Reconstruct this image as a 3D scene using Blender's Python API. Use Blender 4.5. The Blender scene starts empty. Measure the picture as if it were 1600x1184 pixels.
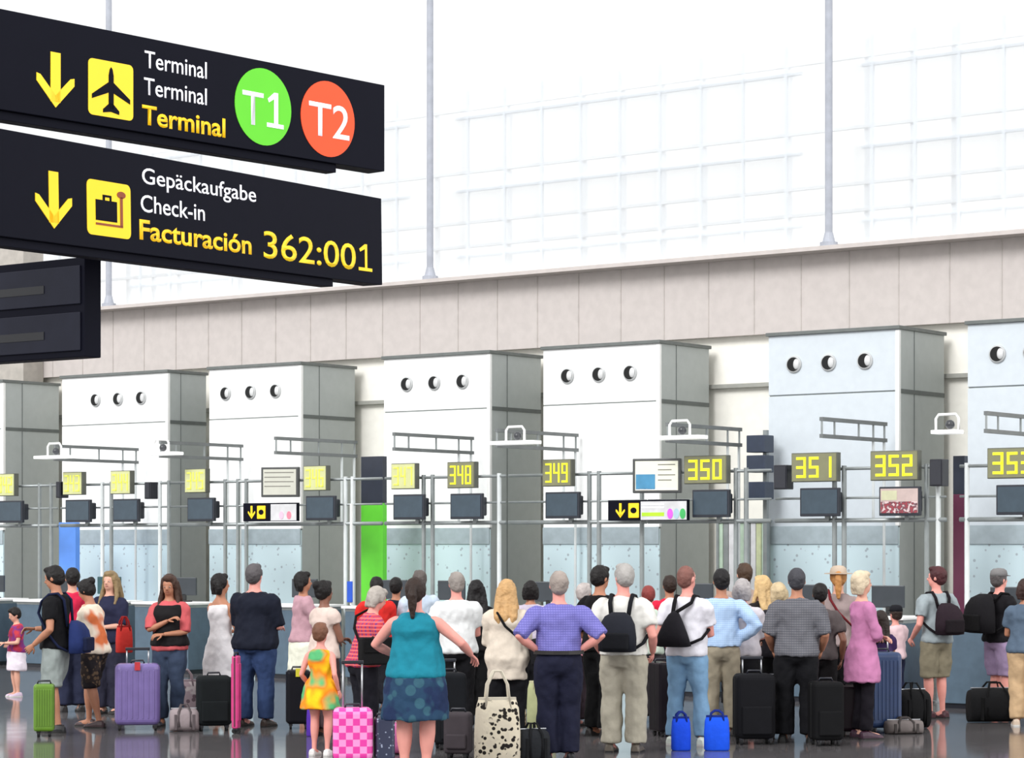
import bpy, bmesh, math, random
from mathutils import Vector, Matrix, noise, Euler
random.seed(7)
PI = math.pi
F = 3800.0; CX = 800.0; HZ = 850.0; CAMZ = 2.0
scene = bpy.context.scene
COL = scene.collection

# ------------------------------------------------------------------ materials
def srgb(r, g, b):
    f = lambda c: (c/255/12.92) if c/255 <= .04045 else ((c/255+.055)/1.055)**2.4
    return (f(r), f(g), f(b), 1)
MATS = {}
def mat(name, c, rough=.6, metal=0, emit=0, pat=None, c2=None, c3=None, scale=10, var=.06, bump=0, spec=.5):
    if name in MATS: return MATS[name]
    m = bpy.data.materials.new(name); m.use_nodes = True
    nt = m.node_tree; N = nt.nodes; L = nt.links
    b = N['Principled BSDF']
    b.inputs['Roughness'].default_value = rough
    b.inputs['Metallic'].default_value = metal
    b.inputs['Specular IOR Level'].default_value = spec
    c = srgb(*c); c2 = srgb(*c2) if c2 else c; c3 = srgb(*c3) if c3 else c2
    tc = N.new('ShaderNodeTexCoord')
    def mixc(fac, a, bb):
        mx = N.new('ShaderNodeMix'); mx.data_type = 'RGBA'
        if hasattr(fac, 'links'): L.new(fac, mx.inputs[0])
        else: mx.inputs[0].default_value = fac
        for v, i in ((a, 6), (bb, 7)):
            if hasattr(v, 'links'): L.new(v, mx.inputs[i])
            else: mx.inputs[i].default_value = v
        return mx.outputs[2]
    def ramp(sock, lo, hi, const=False):
        r = N.new('ShaderNodeValToRGB'); r.color_ramp.elements[0].position = lo; r.color_ramp.elements[1].position = hi
        if const: r.color_ramp.interpolation = 'CONSTANT'
        L.new(sock, r.inputs[0]); return r.outputs[0]
    def wave(axis, sc, dist=0):
        w = N.new('ShaderNodeTexWave'); w.bands_direction = axis; w.inputs['Scale'].default_value = sc
        w.inputs['Distortion'].default_value = dist; L.new(tc.outputs['Object'], w.inputs['Vector']); return w.outputs['Fac']
    col = None
    if pat == 'plaid':
        a = mixc(ramp(wave('X', scale), .6, .75), c, c2)
        col = mixc(ramp(wave('Z', scale), .6, .75), a, c3)
    elif pat == 'stripes':
        col = mixc(ramp(wave('X', scale), .45, .55), c, c2)
    elif pat == 'hstripes':
        col = mixc(ramp(wave('Z', scale), .45, .55), c, c2)
    elif pat == 'checks':
        k = N.new('ShaderNodeTexChecker'); k.inputs['Scale'].default_value = scale
        mp = N.new('ShaderNodeMapping'); L.new(tc.outputs['Object'], mp.inputs[0]); mp.inputs['Scale'].default_value = (1, .001, 1)
        L.new(mp.outputs[0], k.inputs['Vector'])
        k.inputs['Color1'].default_value = c; k.inputs['Color2'].default_value = c2; col = k.outputs['Color']
    elif pat in ('spots', 'print'):
        v = N.new('ShaderNodeTexVoronoi'); v.inputs['Scale'].default_value = scale; L.new(tc.outputs['Object'], v.inputs['Vector'])
        lo = .14 if pat == 'spots' else .38
        col = mixc(ramp(v.outputs['Distance'], lo, lo+.08), c2, c)
        if pat == 'print':
            n2 = N.new('ShaderNodeTexNoise'); n2.inputs['Scale'].default_value = scale*.4; L.new(tc.outputs['Object'], n2.inputs['Vector'])
            col = mixc(ramp(n2.outputs['Fac'], .52, .56), col, c3)
    elif pat == 'rainbow':
        n2 = N.new('ShaderNodeTexNoise'); n2.inputs['Scale'].default_value = scale; n2.inputs['Detail'].default_value = 1
        L.new(tc.outputs['Object'], n2.inputs['Vector'])
        r = N.new('ShaderNodeValToRGB'); L.new(n2.outputs['Fac'], r.inputs[0])
        e = r.color_ramp.elements; e[0].position = .38; e[0].color = c; e[1].position = .62; e[1].color = c3
        x = e.new(.5); x.color = c2
        col = r.outputs[0]
    nz = N.new('ShaderNodeTexNoise'); nz.inputs['Scale'].default_value = 7; nz.inputs['Detail'].default_value = 4
    L.new(tc.outputs['Object'], nz.inputs['Vector'])
    base = col if col is not None else c
    dk = tuple(min(1, x*(1-var*2.5)) for x in c[:3])+(1,)
    if col is None:
        col = mixc(ramp(nz.outputs['Fac'], .35, .65), dk, base)
    L.new(col, b.inputs['Base Color'])
    if emit:
        L.new(col, b.inputs['Emission Color']); b.inputs['Emission Strength'].default_value = emit
    if bump:
        bp = N.new('ShaderNodeBump'); bp.inputs['Strength'].default_value = bump; bp.inputs['Distance'].default_value = .02
        n3 = N.new('ShaderNodeTexNoise'); n3.inputs['Scale'].default_value = 22; L.new(tc.outputs['Object'], n3.inputs['Vector'])
        L.new(n3.outputs['Fac'], bp.inputs['Height']); L.new(bp.outputs[0], b.inputs['Normal'])
    MATS[name] = m
    return m
def M(c, **k):
    key = 'm_%d_%d_%d_%s' % (*c, '_'.join('%s%s' % (a, v) for a, v in sorted(k.items())))
    return mat(key[:60], c, **k)
def cloth(c, **k):
    k.setdefault('rough', .85); k.setdefault('bump', .25); k.setdefault('spec', .2)
    key = 'cloth_%d_%d_%d_%s' % (*c, str(k.get('pat'))+str(k.get('c2'))+str(k.get('c3'))+str(k.get('scale', '')))
    return mat(key[:60], c, **k)

# ------------------------------------------------------------------ object helpers
def link(o): COL.objects.link(o); return o
def thing(name, label, cat, loc=(0, 0, 0), rotz=0, group=None):
    o = bpy.data.objects.new(name, None); link(o); o.empty_display_size = .1
    o.location = loc; o.rotation_euler = (0, 0, rotz)
    o['label'] = label; o['category'] = cat
    if group: o['group'] = group
    return o
def finish(bm, smooth=False):
    bmesh.ops.recalc_face_normals(bm, faces=bm.faces)
    me = bpy.data.meshes.new('mesh'); bm.to_mesh(me); bm.free()
    if smooth:
        for p in me.polygons: p.use_smooth = True
    return me
def part(name, geo, m, parent=None, label=None, smooth=False, kind=None):
    me = geo if isinstance(geo, bpy.types.Mesh) else finish(geo, smooth)
    if smooth:
        for p in me.polygons: p.use_smooth = True
    if len(me.materials) == 0:
        for mm in (m if isinstance(m, (list, tuple)) else [m]): me.materials.append(mm)
    me.name = name
    o = bpy.data.objects.new(name, me); link(o)
    if parent: o.parent = parent
    if label: o['label'] = label
    if kind: o['kind'] = kind
    return o
def struct(name, geo, m, smooth=False):
    return part(name, geo, m, kind='structure', smooth=smooth)
BM = bmesh.new
def box(bm, x0, x1, y0, y1, z0, z1, bev=0, mi=0, seg=2):
    r = bmesh.ops.create_cube(bm, size=1)
    vs = r['verts']
    for v in vs:
        v.co = Vector(((x0+x1)/2+v.co.x*(x1-x0), (y0+y1)/2+v.co.y*(y1-y0), (z0+z1)/2+v.co.z*(z1-z0)))
    fs = set(f for v in vs for f in v.link_faces)
    for f in fs: f.material_index = mi
    if bev:
        es = list(set(e for v in vs for e in v.link_edges))
        r2 = bmesh.ops.bevel(bm, geom=es, offset=bev, segments=seg, affect='EDGES', profile=.5)
        for f in r2['faces']: f.material_index = mi
    return bm
def ring_loft(bm, rings, mi=0, close=True):
    """rings: list of lists of Vectors (same count)"""
    R = [[bm.verts.new(p) for p in r] for r in rings]
    n = len(R[0])
    for a, b in zip(R[:-1], R[1:]):
        for i in range(n):
            f = bm.faces.new((a[i], a[(i+1) % n], b[(i+1) % n], b[i])); f.material_index = mi
    if close:
        f = bm.faces.new(R[0][::-1]); f.material_index = mi
        f = bm.faces.new(R[-1]); f.material_index = mi
    return bm
def ell_ring(c, U, V, n=14):
    return [c + U*math.cos(2*PI*i/n) + V*math.sin(2*PI*i/n) for i in range(n)]
def tube(bm, pts, rad, n=8, mi=0, round_ends=False, flat=1.0):
    pts = [Vector(p) for p in pts]
    if not isinstance(rad, (list, tuple)): rad = [rad]*len(pts)
    rad = list(rad)
    if round_ends:
        d0 = (pts[0]-pts[1]).normalized(); d1 = (pts[-1]-pts[-2]).normalized()
        r0, r1 = rad[0], rad[-1]
        pts = [pts[0]+d0*r0*.95, pts[0]+d0*r0*.6] + pts + [pts[-1]+d1*r1*.6, pts[-1]+d1*r1*.95]
        rad = [r0*.35, r0*.8] + rad + [r1*.8, r1*.35]
    rings = []; up = None
    for i, p in enumerate(pts):
        t = (pts[min(i+1, len(pts)-1)] - pts[max(i-1, 0)]).normalized()
        if up is None:
            a = Vector((1, 0, 0)) if abs(t.x) < .9 else Vector((0, 1, 0))
            up = (a - t*a.dot(t)).normalized()
        else:
            up = (up - t*up.dot(t)).normalized()
        V = t.cross(up)
        rings.append(ell_ring(p, up*rad[i], V*rad[i]*flat, n))
    return ring_loft(bm, rings, mi)
def cyl(bm, c0, c1, r, n=16, mi=0): return tube(bm, [c0, c1], r, n, mi)
def ellipsoid(bm, c, r, rot=None, seg=16, mi=0):
    res = bmesh.ops.create_uvsphere(bm, u_segments=seg, v_segments=seg*2//3, radius=1)
    Mx = Matrix.Translation(Vector(c)) @ (rot.to_4x4() if rot else Matrix.Identity(4)) @ Matrix.Diagonal((*r, 1))
    for v in res['verts']:
        v.co = Mx @ v.co
        for f in v.link_faces: f.material_index = mi
    return bm
def sphere(bm, c, r, mi=0, seg=12): return ellipsoid(bm, c, (r, r, r), None, seg, mi)
def xform(bm, Mx):
    for v in bm.verts: v.co = Mx @ v.co
    return bm
def remeshed(bm, voxel, smooth=3, disp=0, dscale=8, seed=0):
    bmesh.ops.recalc_face_normals(bm, faces=bm.faces)
    me = bpy.data.meshes.new('tmp'); bm.to_mesh(me); bm.free()
    o = bpy.data.objects.new('tmp', me); link(o)
    r = o.modifiers.new('r', 'REMESH'); r.mode = 'VOXEL'; r.voxel_size = voxel
    s = o.modifiers.new('s', 'SMOOTH'); s.factor = .5; s.iterations = smooth
    dg = bpy.context.evaluated_depsgraph_get()
    out = bpy.data.meshes.new_from_object(o.evaluated_get(dg))
    bpy.data.objects.remove(o); bpy.data.meshes.remove(me)
    if disp:
        cos = [v.co.copy() for v in out.vertices]; nos = [v.normal.copy() for v in out.vertices]
        sv = Vector((seed*3.1, seed*1.7, 0))
        for v, c, nn in zip(out.vertices, cos, nos):
            q = Vector((c.x*dscale, c.y*dscale, c.z*dscale*.7))+sv
            d = noise.noise(q) + .55*noise.noise(q*2.3+Vector((5, 2, 1)))
            v.co = c + nn*(d*disp)
    for p in out.polygons: p.use_smooth = True
    return out

# ------------------------------------------------------------------ place geometry: hall frame
UX, UY = .799, -.601           # along the row of desks, to the right
NX, NY = .601, .799            # away from the camera, at right angles to the row
ROW = math.atan2(UY, UX)       # rotation of things that stand square to the row
O0 = Vector(((1295-CX)/F*31.5, 31.5))
def A(px, b):
    k = (px-CX)/F
    ox, oy = O0.x+b*NX, O0.y+b*NY
    return (k*oy-ox)/(UX-k*UY)
def P(a, b, z=0): return Vector((O0.x+a*UX+b*NX, O0.y+a*UY+b*NY, z))
def Zat(px, py, b):
    p = P(A(px, b), b); return CAMZ+(HZ-py)*p.y/F
def ground(px, py):
    Y = CAMZ*F/(py-HZ); return Vector(((px-CX)/F*Y, Y, 0))

# ------------------------------------------------------------------ common materials
white_panel = M((246, 247, 246), rough=.35, var=.01)
blue_grey_panel = M((204, 212, 218), rough=.3, var=.02)  # slightly darker, bluer front tone for the two right-hand pylons
low_panel = mat('speckled pale panel', (205, 226, 232), rough=.3, pat='spots', c2=(165, 178, 186), scale=9)
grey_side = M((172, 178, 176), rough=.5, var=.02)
dark_cap = M((105, 110, 108), rough=.5)
steel = M((150, 156, 156), rough=.35, metal=.4, var=.05)
post_white = M((215, 220, 220), rough=.4, var=.03)
black_pl = M((26, 28, 38), rough=.35)
screen_off = M((58, 74, 86), rough=.25)
black = M((14, 14, 16), rough=.5)
rubber = M((20, 20, 22), rough=.8)
metal = M((170, 172, 176), rough=.3, metal=.7)
slate = M((84, 104, 120), rough=.5, var=.06)
white = M((240, 240, 238), rough=.5, var=.02)

# ------------------------------------------------------------------ setting
def row_box(bm, a0, a1, b0, b1, z0, z1):
    c = [P(a0, b0), P(a1, b0), P(a1, b1), P(a0, b1)]
    lo = [bm.verts.new((p.x, p.y, z0)) for p in c]; hi = [bm.verts.new((p.x, p.y, z1)) for p in c]
    bm.faces.new(lo[::-1]); bm.faces.new(hi)
    for i in range(4): bm.faces.new((lo[i], lo[(i+1) % 4], hi[(i+1) % 4], hi[i]))
    return bm
# floor
fm = bpy.data.materials.new('polished dark granite'); fm.use_nodes = True
nt = fm.node_tree; N = nt.nodes; L = nt.links; b_ = N['Principled BSDF']
tc = N.new('ShaderNodeTexCoord'); mp = N.new('ShaderNodeMapping'); mp.inputs['Rotation'].default_value = (0, 0, -ROW)
L.new(tc.outputs['Object'], mp.inputs[0])
br = N.new('ShaderNodeTexBrick'); br.offset = 0; br.inputs['Scale'].default_value = 1
br.inputs['Brick Width'].default_value = .9; br.inputs['Row Height'].default_value = .9; br.inputs['Mortar Size'].default_value = .006
br.inputs['Color1'].default_value = srgb(96, 93, 94); br.inputs['Color2'].default_value = srgb(104, 101, 102); br.inputs['Mortar'].default_value = srgb(88, 86, 90)
L.new(mp.outputs[0], br.inputs['Vector']); L.new(br.outputs['Color'], b_.inputs['Base Color'])
ns = N.new('ShaderNodeTexNoise'); ns.inputs['Scale'].default_value = 3
mr = N.new('ShaderNodeMapRange'); mr.inputs['To Min'].default_value = .05; mr.inputs['To Max'].default_value = .13
L.new(tc.outputs['Object'], ns.inputs['Vector']); L.new(ns.outputs['Fac'], mr.inputs['Value']); L.new(mr.outputs[0], b_.inputs['Roughness'])
b_.inputs['Specular IOR Level'].default_value = .6
bm = BM(); box(bm, -30, 30, -3, 60, -.2, 0); struct('floor', bm, fm)

AL, AR = -24, 9
# beige bulkhead with panel joints, cream wall under it
beige = mat('beige wall panels', (196, 188, 184), rough=.6, var=.03)
bm = BM(); row_box(bm, AL, AR, 3.4, 3.8, 5.11, 6.28)
struct('wall_back_upper', bm, beige)
bm = BM()
x = AL
while x < AR:
    row_box(bm, x, x+.018, 3.392, 3.4, 5.11, 6.28); x += .8
struct('trim_1', bm, M((190, 183, 178), rough=.6))
bm = BM(); row_box(bm, AL, AR, 3.55, 3.8, 0, 5.11)
struct('wall_back', bm, M((248, 245, 236), rough=.6, var=.02))
bm = BM(); row_box(bm, AL, AR, 3.45, 3.55, 4.34, 4.40)
struct('trim_2', bm, M((165, 165, 158), rough=.5))
bm = BM(); row_box(bm, AL, AR, 3.3, 3.9, 6.28, 6.34)
struct('trim_3', bm, M((235, 233, 230), rough=.5))
# glazed wall above
gm = bpy.data.materials.new('fritted glazing'); gm.use_nodes = True  # translucent white mixed into the glass imitates blown-out glare over the bars
nt = gm.node_tree; N = nt.nodes; L = nt.links
N.remove(N['Principled BSDF'])
tl = N.new('ShaderNodeBsdfTranslucent'); tl.inputs[0].default_value = (.97, .975, .98, 1); m0 = N.new('ShaderNodeMixShader'); m0.inputs[0].default_value = .33
tr = N.new('ShaderNodeBsdfTransparent'); tr.inputs[0].default_value = (.98, .99, .99, 1)
gl = N.new('ShaderNodeBsdfGlossy'); gl.inputs['Roughness'].default_value = .05
mx = N.new('ShaderNodeMixShader'); mx.inputs[0].default_value = .03; L.new(tr.outputs[0], m0.inputs[1]); L.new(tl.outputs[0], m0.inputs[2]); L.new(m0.outputs[0], mx.inputs[1]); L.new(gl.outputs[0], mx.inputs[2])
L.new(mx.outputs[0], N['Material Output'].inputs[0])
pane_edges = [AL, A(170, 3.6), A(672, 3.6), A(1295, 3.6), AR]
mull = M((216, 219, 224), rough=.5, var=.01)
mull2 = M((229, 231, 235), rough=.5, var=.01)
for i in range(4):
    a0, a1 = pane_edges[i], pane_edges[i+1]
    bm = BM(); row_box(bm, a0+.06, a1-.06, 3.62, 3.63, 6.34, 14)
    w = struct('window_%d' % (i+1), bm, gm)
    bm = BM()
    for z in (6.68, 7.75, 8.94): row_box(bm, a0+.5, a1-.5, 3.66, 3.71, z, z+.045)
    n = max(1, round((a1-a0)/1.45))
    for j in range(1, n*2):
        t = a0+(a1-a0)*j/(n*2)
        row_box(bm, t-.02, t+.02, 3.64, 3.68, 6.34, 9.4)
    part('window_frame', bm, mull, w)
# outer sun-screen of the facade, seen faintly through the glass
bm = BM()
for z in (7.2, 7.62, 8.5, 9.6): row_box(bm, AL, AR+4, 6.0, 6.06, z, z+.05)
x = AL
random.seed(3)
while x < AR+4:
    row_box(bm, x, x+.07, 6.06, 6.12, 6, 9.9); x += random.choice((.7, .8, 1.6, 1.6))
struct('trim_4', bm, mull2)
# slender round columns on the ledge
for px, zt in ((170, 14), (672, 14), (1295, 14)):
    p = P(A(px, 3.2), 3.2)
    bm = BM(); cyl(bm, (p.x, p.y, 6.3), (p.x, p.y, zt), .055, 16)
    cyl(bm, (p.x, p.y, 6.3), (p.x, p.y, 6.36), .13, 16); tube(bm, [(p.x, p.y, 6.34), (p.x, p.y, 6.5)], [.1, .06], 16)
    struct('trim_%d' % (5+(px > 500)+(px > 1000)), bm, M((168, 172, 182), rough=.5), smooth=False)
for nm in ():
    pass
bm = BM(); row_box(bm, AL, AR, 3.05, 3.45, 6.24, 6.3); struct('trim_8', bm, beige)
# wall pier at far left, behind the hanging screens
bm = BM(); row_box(bm, A(-120, 3.3), A(62, 3.3), 2.9, 3.39, 0, 8.2); struct('wall_left', bm, M((178, 172, 164), rough=.7))

# ------------------------------------------------------------------ text helper
_tc = {}
def text_mesh(s, w, h, depth=.004, bold=0.0, keep=False):
    cu = bpy.data.curves.new('t', 'FONT'); cu.body = s; cu.size = 1; cu.offset = bold; cu.resolution_u = 4
    o = bpy.data.objects.new('t', cu); link(o)
    me = bpy.data.meshes.new_from_object(o.evaluated_get(bpy.context.evaluated_depsgraph_get()))
    bpy.data.objects.remove(o)
    xs = [v.co.x for v in me.vertices]; x0, x1 = min(xs), max(xs)
    cap = .73
    bm = BM(); bm.from_mesh(me); bpy.data.meshes.remove(me)
    for v in bm.verts: v.co = Vector(((v.co.x-x0)/(x1-x0)*w, 0, v.co.y/cap*h))
    r = bmesh.ops.extrude_face_region(bm, geom=list(bm.faces))
    for v in [g for g in r['geom'] if isinstance(g, bmesh.types.BMVert)]: v.co.y -= depth
    return bm
def disc(bm, cx, cz, rx, rz, y0, y1, n=48, mi=0):
    rings = [[Vector((cx+rx*math.cos(2*PI*i/n), y, cz+rz*math.sin(2*PI*i/n))) for i in range(n)] for y in (y0, y1)]
    return ring_loft(bm, rings, mi)
def poly(bm, pts, y0, y1, mi=0):
    rings = [[Vector((p[0], y, p[1])) for p in pts] for y in (y0, y1)]
    return ring_loft(bm, rings, mi)

# ------------------------------------------------------------------ hanging wayfinding signs
sign_black = M((15, 16, 28), rough=.6, var=.02, spec=.08)
sign_yel = M((244, 204, 24), rough=.5, var=.01, emit=.22)
sign_yel2 = M((250, 196, 16), rough=.5, var=.01, emit=.25)
sign_wht = M((240, 240, 246), rough=.5, var=.01, emit=.35)
def arrow_shape(bm, cx, cz, w, h, y0, y1):
    t = w*.26
    for pts in ([(-t, -.8), (t, -.8), (t, 1), (-t, 1)], [(0, -1), (w, -.12), (w, .16), (.8*w, .12), (0, -.56)], [(0, -.56), (-.8*w, .12), (-w, .16), (-w, -.12), (0, -1)]):
        poly(bm, [(cx+x, cz+z*h) for x, z in pts], y0, y1)
    return bm
def plane_shape(bm, cx, cz, w, h, y0, y1):
    for pts in ([(-.11, -.7), (.11, -.7), (.11, .5), (.06, .72), (0, .8), (-.06, .72), (-.11, .5)],
                [(.1, -.12), (.85, -.42), (.85, -.26), (.1, .26)], [(-.1, .26), (-.85, -.26), (-.85, -.42), (-.1, -.12)],
                [(0, -.8), (.36, -.86), (.36, -.74), (.08, -.5), (0, -.5)], [(0, -.5), (-.08, -.5), (-.36, -.74), (-.36, -.86), (0, -.8)]):
        poly(bm, [(cx+x*w, cz+z*h) for x, z in pts], y0, y1)
    return bm
class Sign:
    def __init__(s, name, label, R, d, zt, hgt, chan_px, chan_h, length):
        s.o = thing(name, label, 'sign')
        d = Vector(d).normalized()
        rz = math.atan2(d.y, d.x); ry = -math.asin(d.z)
        s.o.location = R; s.o.rotation_euler = (0, ry, rz)
        s.M = Matrix.Translation(Vector(R)) @ Euler((0, ry, rz)).to_matrix().to_4x4()
        s.I = s.M.inverted()
        bm = BM(); box(bm, -length, 0, 0, .16, -hgt, 0, .004)
        part('sign_panel', bm, sign_black, s.o)
        xc = s.px(chan_px, 270)[0]
        bm = BM(); box(bm, -length, xc, .03, .13, -hgt-chan_h, -hgt, .003)
        part('lower_channel', bm, sign_black, s.o)
        s.hgt = hgt
    def px(s, px, py):
        o = s.I @ Vector((0, 0, CAMZ)); e = s.I @ Vector(((px-CX)/F, 1, CAMZ+(HZ-py)/F)) - o
        t = (0-o.y)/e.y
        p = o+e*t; return (p.x, p.z)
    def text(s, st, x0, x1, yb, yt, m, bold=0, name='lettering'):
        a = s.px(x0, yb); c = s.px(x0, yt); b = s.px(x1, yb+(x1-x0)*.15)
        bm = text_mesh(st, b[0]-a[0], c[1]-a[1], .0015, bold)
        xform(bm, Matrix.Translation((a[0], 0, a[1])))
        return part(name, bm, m, s.o)
    def one(s, x0, x1, yb, yt, m, y):
        a = s.px(x0, yb); b = s.px(x1, yb); c = s.px(x0, yt)
        w = b[0]-a[0]; h = c[1]-a[1]; t = min(w*.24, h*.15); cx = a[0]+w*.55; z = a[1]
        bm = BM()
        for pts in ([(cx-t/2, z), (cx+t/2, z), (cx+t/2, z+h), (cx-t/2, z+h)], [(a[0], z), (cx-t/2, z), (cx-t/2, z+t*.8), (a[0], z+t*.8)], [(cx+t/2, z), (b[0], z), (b[0], z+t*.8), (cx+t/2, z+t*.8)],
                    [(cx-t/2, z+h), (a[0]+w*.05, z+h*.80), (a[0]+w*.12, z+h*.70), (cx-t/2, z+h*.82)]):
            poly(bm, pts, y, y-.002)
        bmesh.ops.remove_doubles(bm, verts=bm.verts, dist=.0005)
        return part('lettering', bm, m, s.o)
    def ellipse(s, cx, cy, rx, ry, m, name):
        c = s.px(cx, cy); w = (s.px(cx+rx, cy)[0]-s.px(cx-rx, cy)[0])/2; h = (s.px(cx, cy-ry)[1]-s.px(cx, cy+ry)[1])/2
        bm = BM(); disc(bm, c[0], c[1], w, h, 0, -.004); return part(name, bm, m, s.o)
    def arrow(s, x0, x1, y0, y1, m):
        cx = (x0+x1)/2; c = s.px(cx, (y0+y1)/2)
        w = (s.px(x1, 150)[0]-s.px(x0, 150)[0])/2; h = (s.px(cx, y0)[1]-s.px(cx, y1)[1])/2
        bm = BM(); arrow_shape(bm, c[0], c[1], w, h, 0, -.004)
        part('arrow', bm, m, s.o)
    def square(s, x0, x1, y0, y1, m):
        cx = (x0+x1)/2; c = s.px(cx, (y0+y1)/2)
        w = (s.px(x1, 150)[0]-s.px(x0, 150)[0])/2; h = (s.px(cx, y0)[1]-s.px(cx, y1)[1])/2*.93
        r = .18*w; pts = []
        for qx, qz, a0 in ((1, 1, 0), (-1, 1, 90), (-1, -1, 180), (1, -1, 270)):
            for k in range(5):
                a = math.radians(a0+k*22.5); pts.append((c[0]+qx*(w-r)+r*math.cos(a), c[1]+qz*(h-r)+r*math.sin(a)))
        bm = BM(); poly(bm, pts, 0, -.003); return part('pictogram', bm, m, s.o), c, w, h
def fan(bm):
    bmesh.ops.triangulate(bm, faces=[f for f in bm.faces if len(f.verts) > 4]); return bm
Y0 = 16.9
up = Sign('hanging_sign', 'black hanging terminal sign with green T1 and orange T2 discs, the upper of two', ((601-CX)/F*Y0, Y0, CAMZ+(HZ-133)/F*Y0), (3400, 3800, 0), 0, .60, 530, .055, 5.2)
up.arrow(57, 116, 82, 168, sign_yel)
_, c, w, h = up.square(138, 208, 93, 187, sign_yel)
bm = BM(); plane_shape(bm, c[0], c[1], w, h, -.003, -.006); part('aeroplane_symbol', bm, sign_black, up.o)
up.text('Terminal', 226, 323, 105, 77, sign_wht, .004); up.text('Terminal', 225, 323, 147, 119, sign_wht, .004)
up.text('Terminal', 222, 352, 193, 162, sign_yel2, .02)
up.ellipse(411, 167, 44, 60, M((92, 208, 18), rough=.5, var=.01, emit=.08), 'green_disc')
up.ellipse(512, 186, 42, 59, M((236, 74, 8), rough=.5, var=.01, emit=.08), 'orange_disc')
o = up.text('T', 378, 411, 192, 137, sign_wht, .004); o.location.y = -.005; up.one(416, 442, 198, 143, sign_wht, -.006)
o = up.text('T2', 482, 545, 209, 154, sign_wht, .004); o.location.y = -.005
lo = Sign('hanging_sign', 'black hanging check-in sign reading Facturación 362:001, the lower of two', ((596-CX)/F*Y0, Y0, CAMZ+(HZ-310)/F*Y0), (2217, 3800, 95), 0, .60, 524, .05, 5.2)
lo.arrow(55, 112, 268, 357, sign_yel)
_, c, w, h = lo.square(136, 204, 281, 373, sign_yel)
bm = BM()
poly(bm, [(c[0]+x*w, c[1]+z*h) for x, z in ((-.62, -.45), (.35, -.45), (.35, .3), (-.62, .3))], -.003, -.006)
poly(bm, [(c[0]+x*w, c[1]+z*h) for x, z in ((-.3, .3), (-.2, .3), (-.2, .45), (-.3, .45))], -.003, -.006)
poly(bm, [(c[0]+x*w, c[1]+z*h) for x, z in ((-.3, .42), (.1, .42), (.1, .5), (-.3, .5))], -.003, -.006)
poly(bm, [(c[0]+x*w, c[1]+z*h) for x, z in ((.02, .3), (.1, .3), (.1, .45), (.02, .45))], -.003, -.006)
part('suitcase_symbol', bm, sign_black, lo.o)
bm = BM()
poly(bm, [(c[0]+x*w, c[1]+z*h) for x, z in ((-.62, -.62), (.62, -.62), (.62, -.54), (-.62, -.54))], -.003, -.006)
poly(bm, [(c[0]+x*w, c[1]+z*h) for x, z in ((.5, -.6), (.62, -.6), (.62, .5), (.5, .5))], -.003, -.006)
disc(bm, c[0]+.56*w, c[1]+.58*h, .2*w, .13*h, -.003, -.006, 20)
part('scale_symbol', bm, M((150, 70, 30), rough=.5), lo.o)
lo.text('Gepäckaufgabe', 222, 400, 286, 260, sign_wht, .004)
lo.text('Check-in', 220, 320, 330, 302, sign_wht, .004)
lo.text('Facturación', 218, 393, 373, 341, sign_yel2, .02)
lo.text('362:00', 412, 556, 402, 358, sign_yel, .006); lo.one(560, 581, 422, 380, sign_yel, -.002)
# post that carries both signs, outside the frame on the left
for sg, dx in ((up, 0),):
    q = sg.M @ Vector((-5.0, .35, 0))
    t = thing('sign_post', 'tall grey steel post carrying the two black hanging signs', 'post', (q.x, q.y, 0))
    bm = BM(); cyl(bm, (0, 0, 0), (0, 0, 5.4), .09, 20); part('post', bm, steel, t, smooth=True)
    bm = BM(); cyl(bm, (0, 0, 0), (0, 0, .03), .22, 24); part('base_plate', bm, steel, t)

# two-row hanging flight screens, left edge
b0 = thing('flight_display', 'dark two-row flight display hanging below the black signs, cut by left edge', 'display')
Yd = 15.0; rt = Vector(((132-CX)/F*Yd, Yd, CAMZ+(HZ-557)/F*Yd))
b0.location = rt; b0.rotation_euler = (0, 0, ROW)
hh = (557-401)/F*Yd
bm = BM(); box(bm, -1.6, 0, 0, .14, 0, hh, .006); part('housing', bm, sign_black, b0)
for z in (.04, hh/2+.02):
    bm = BM(); box(bm, -1.56, -.03, -.012, 0, z, z+hh/2-.07, .004); part('screen', bm, M((30, 32, 46), rough=.35, spec=.15), b0)
    bm = BM(); box(bm, -1.56, -.35, -.016, -.012, z+.08, z+.13); part('text_line', bm, M((20, 22, 28), rough=.5), b0)
for x in (-.9, -1.4):
    bm = BM(); cyl(bm, (x, .07, hh), (x, .07, hh+8), .02, 10); part('hanger', bm, steel, b0)

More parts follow.
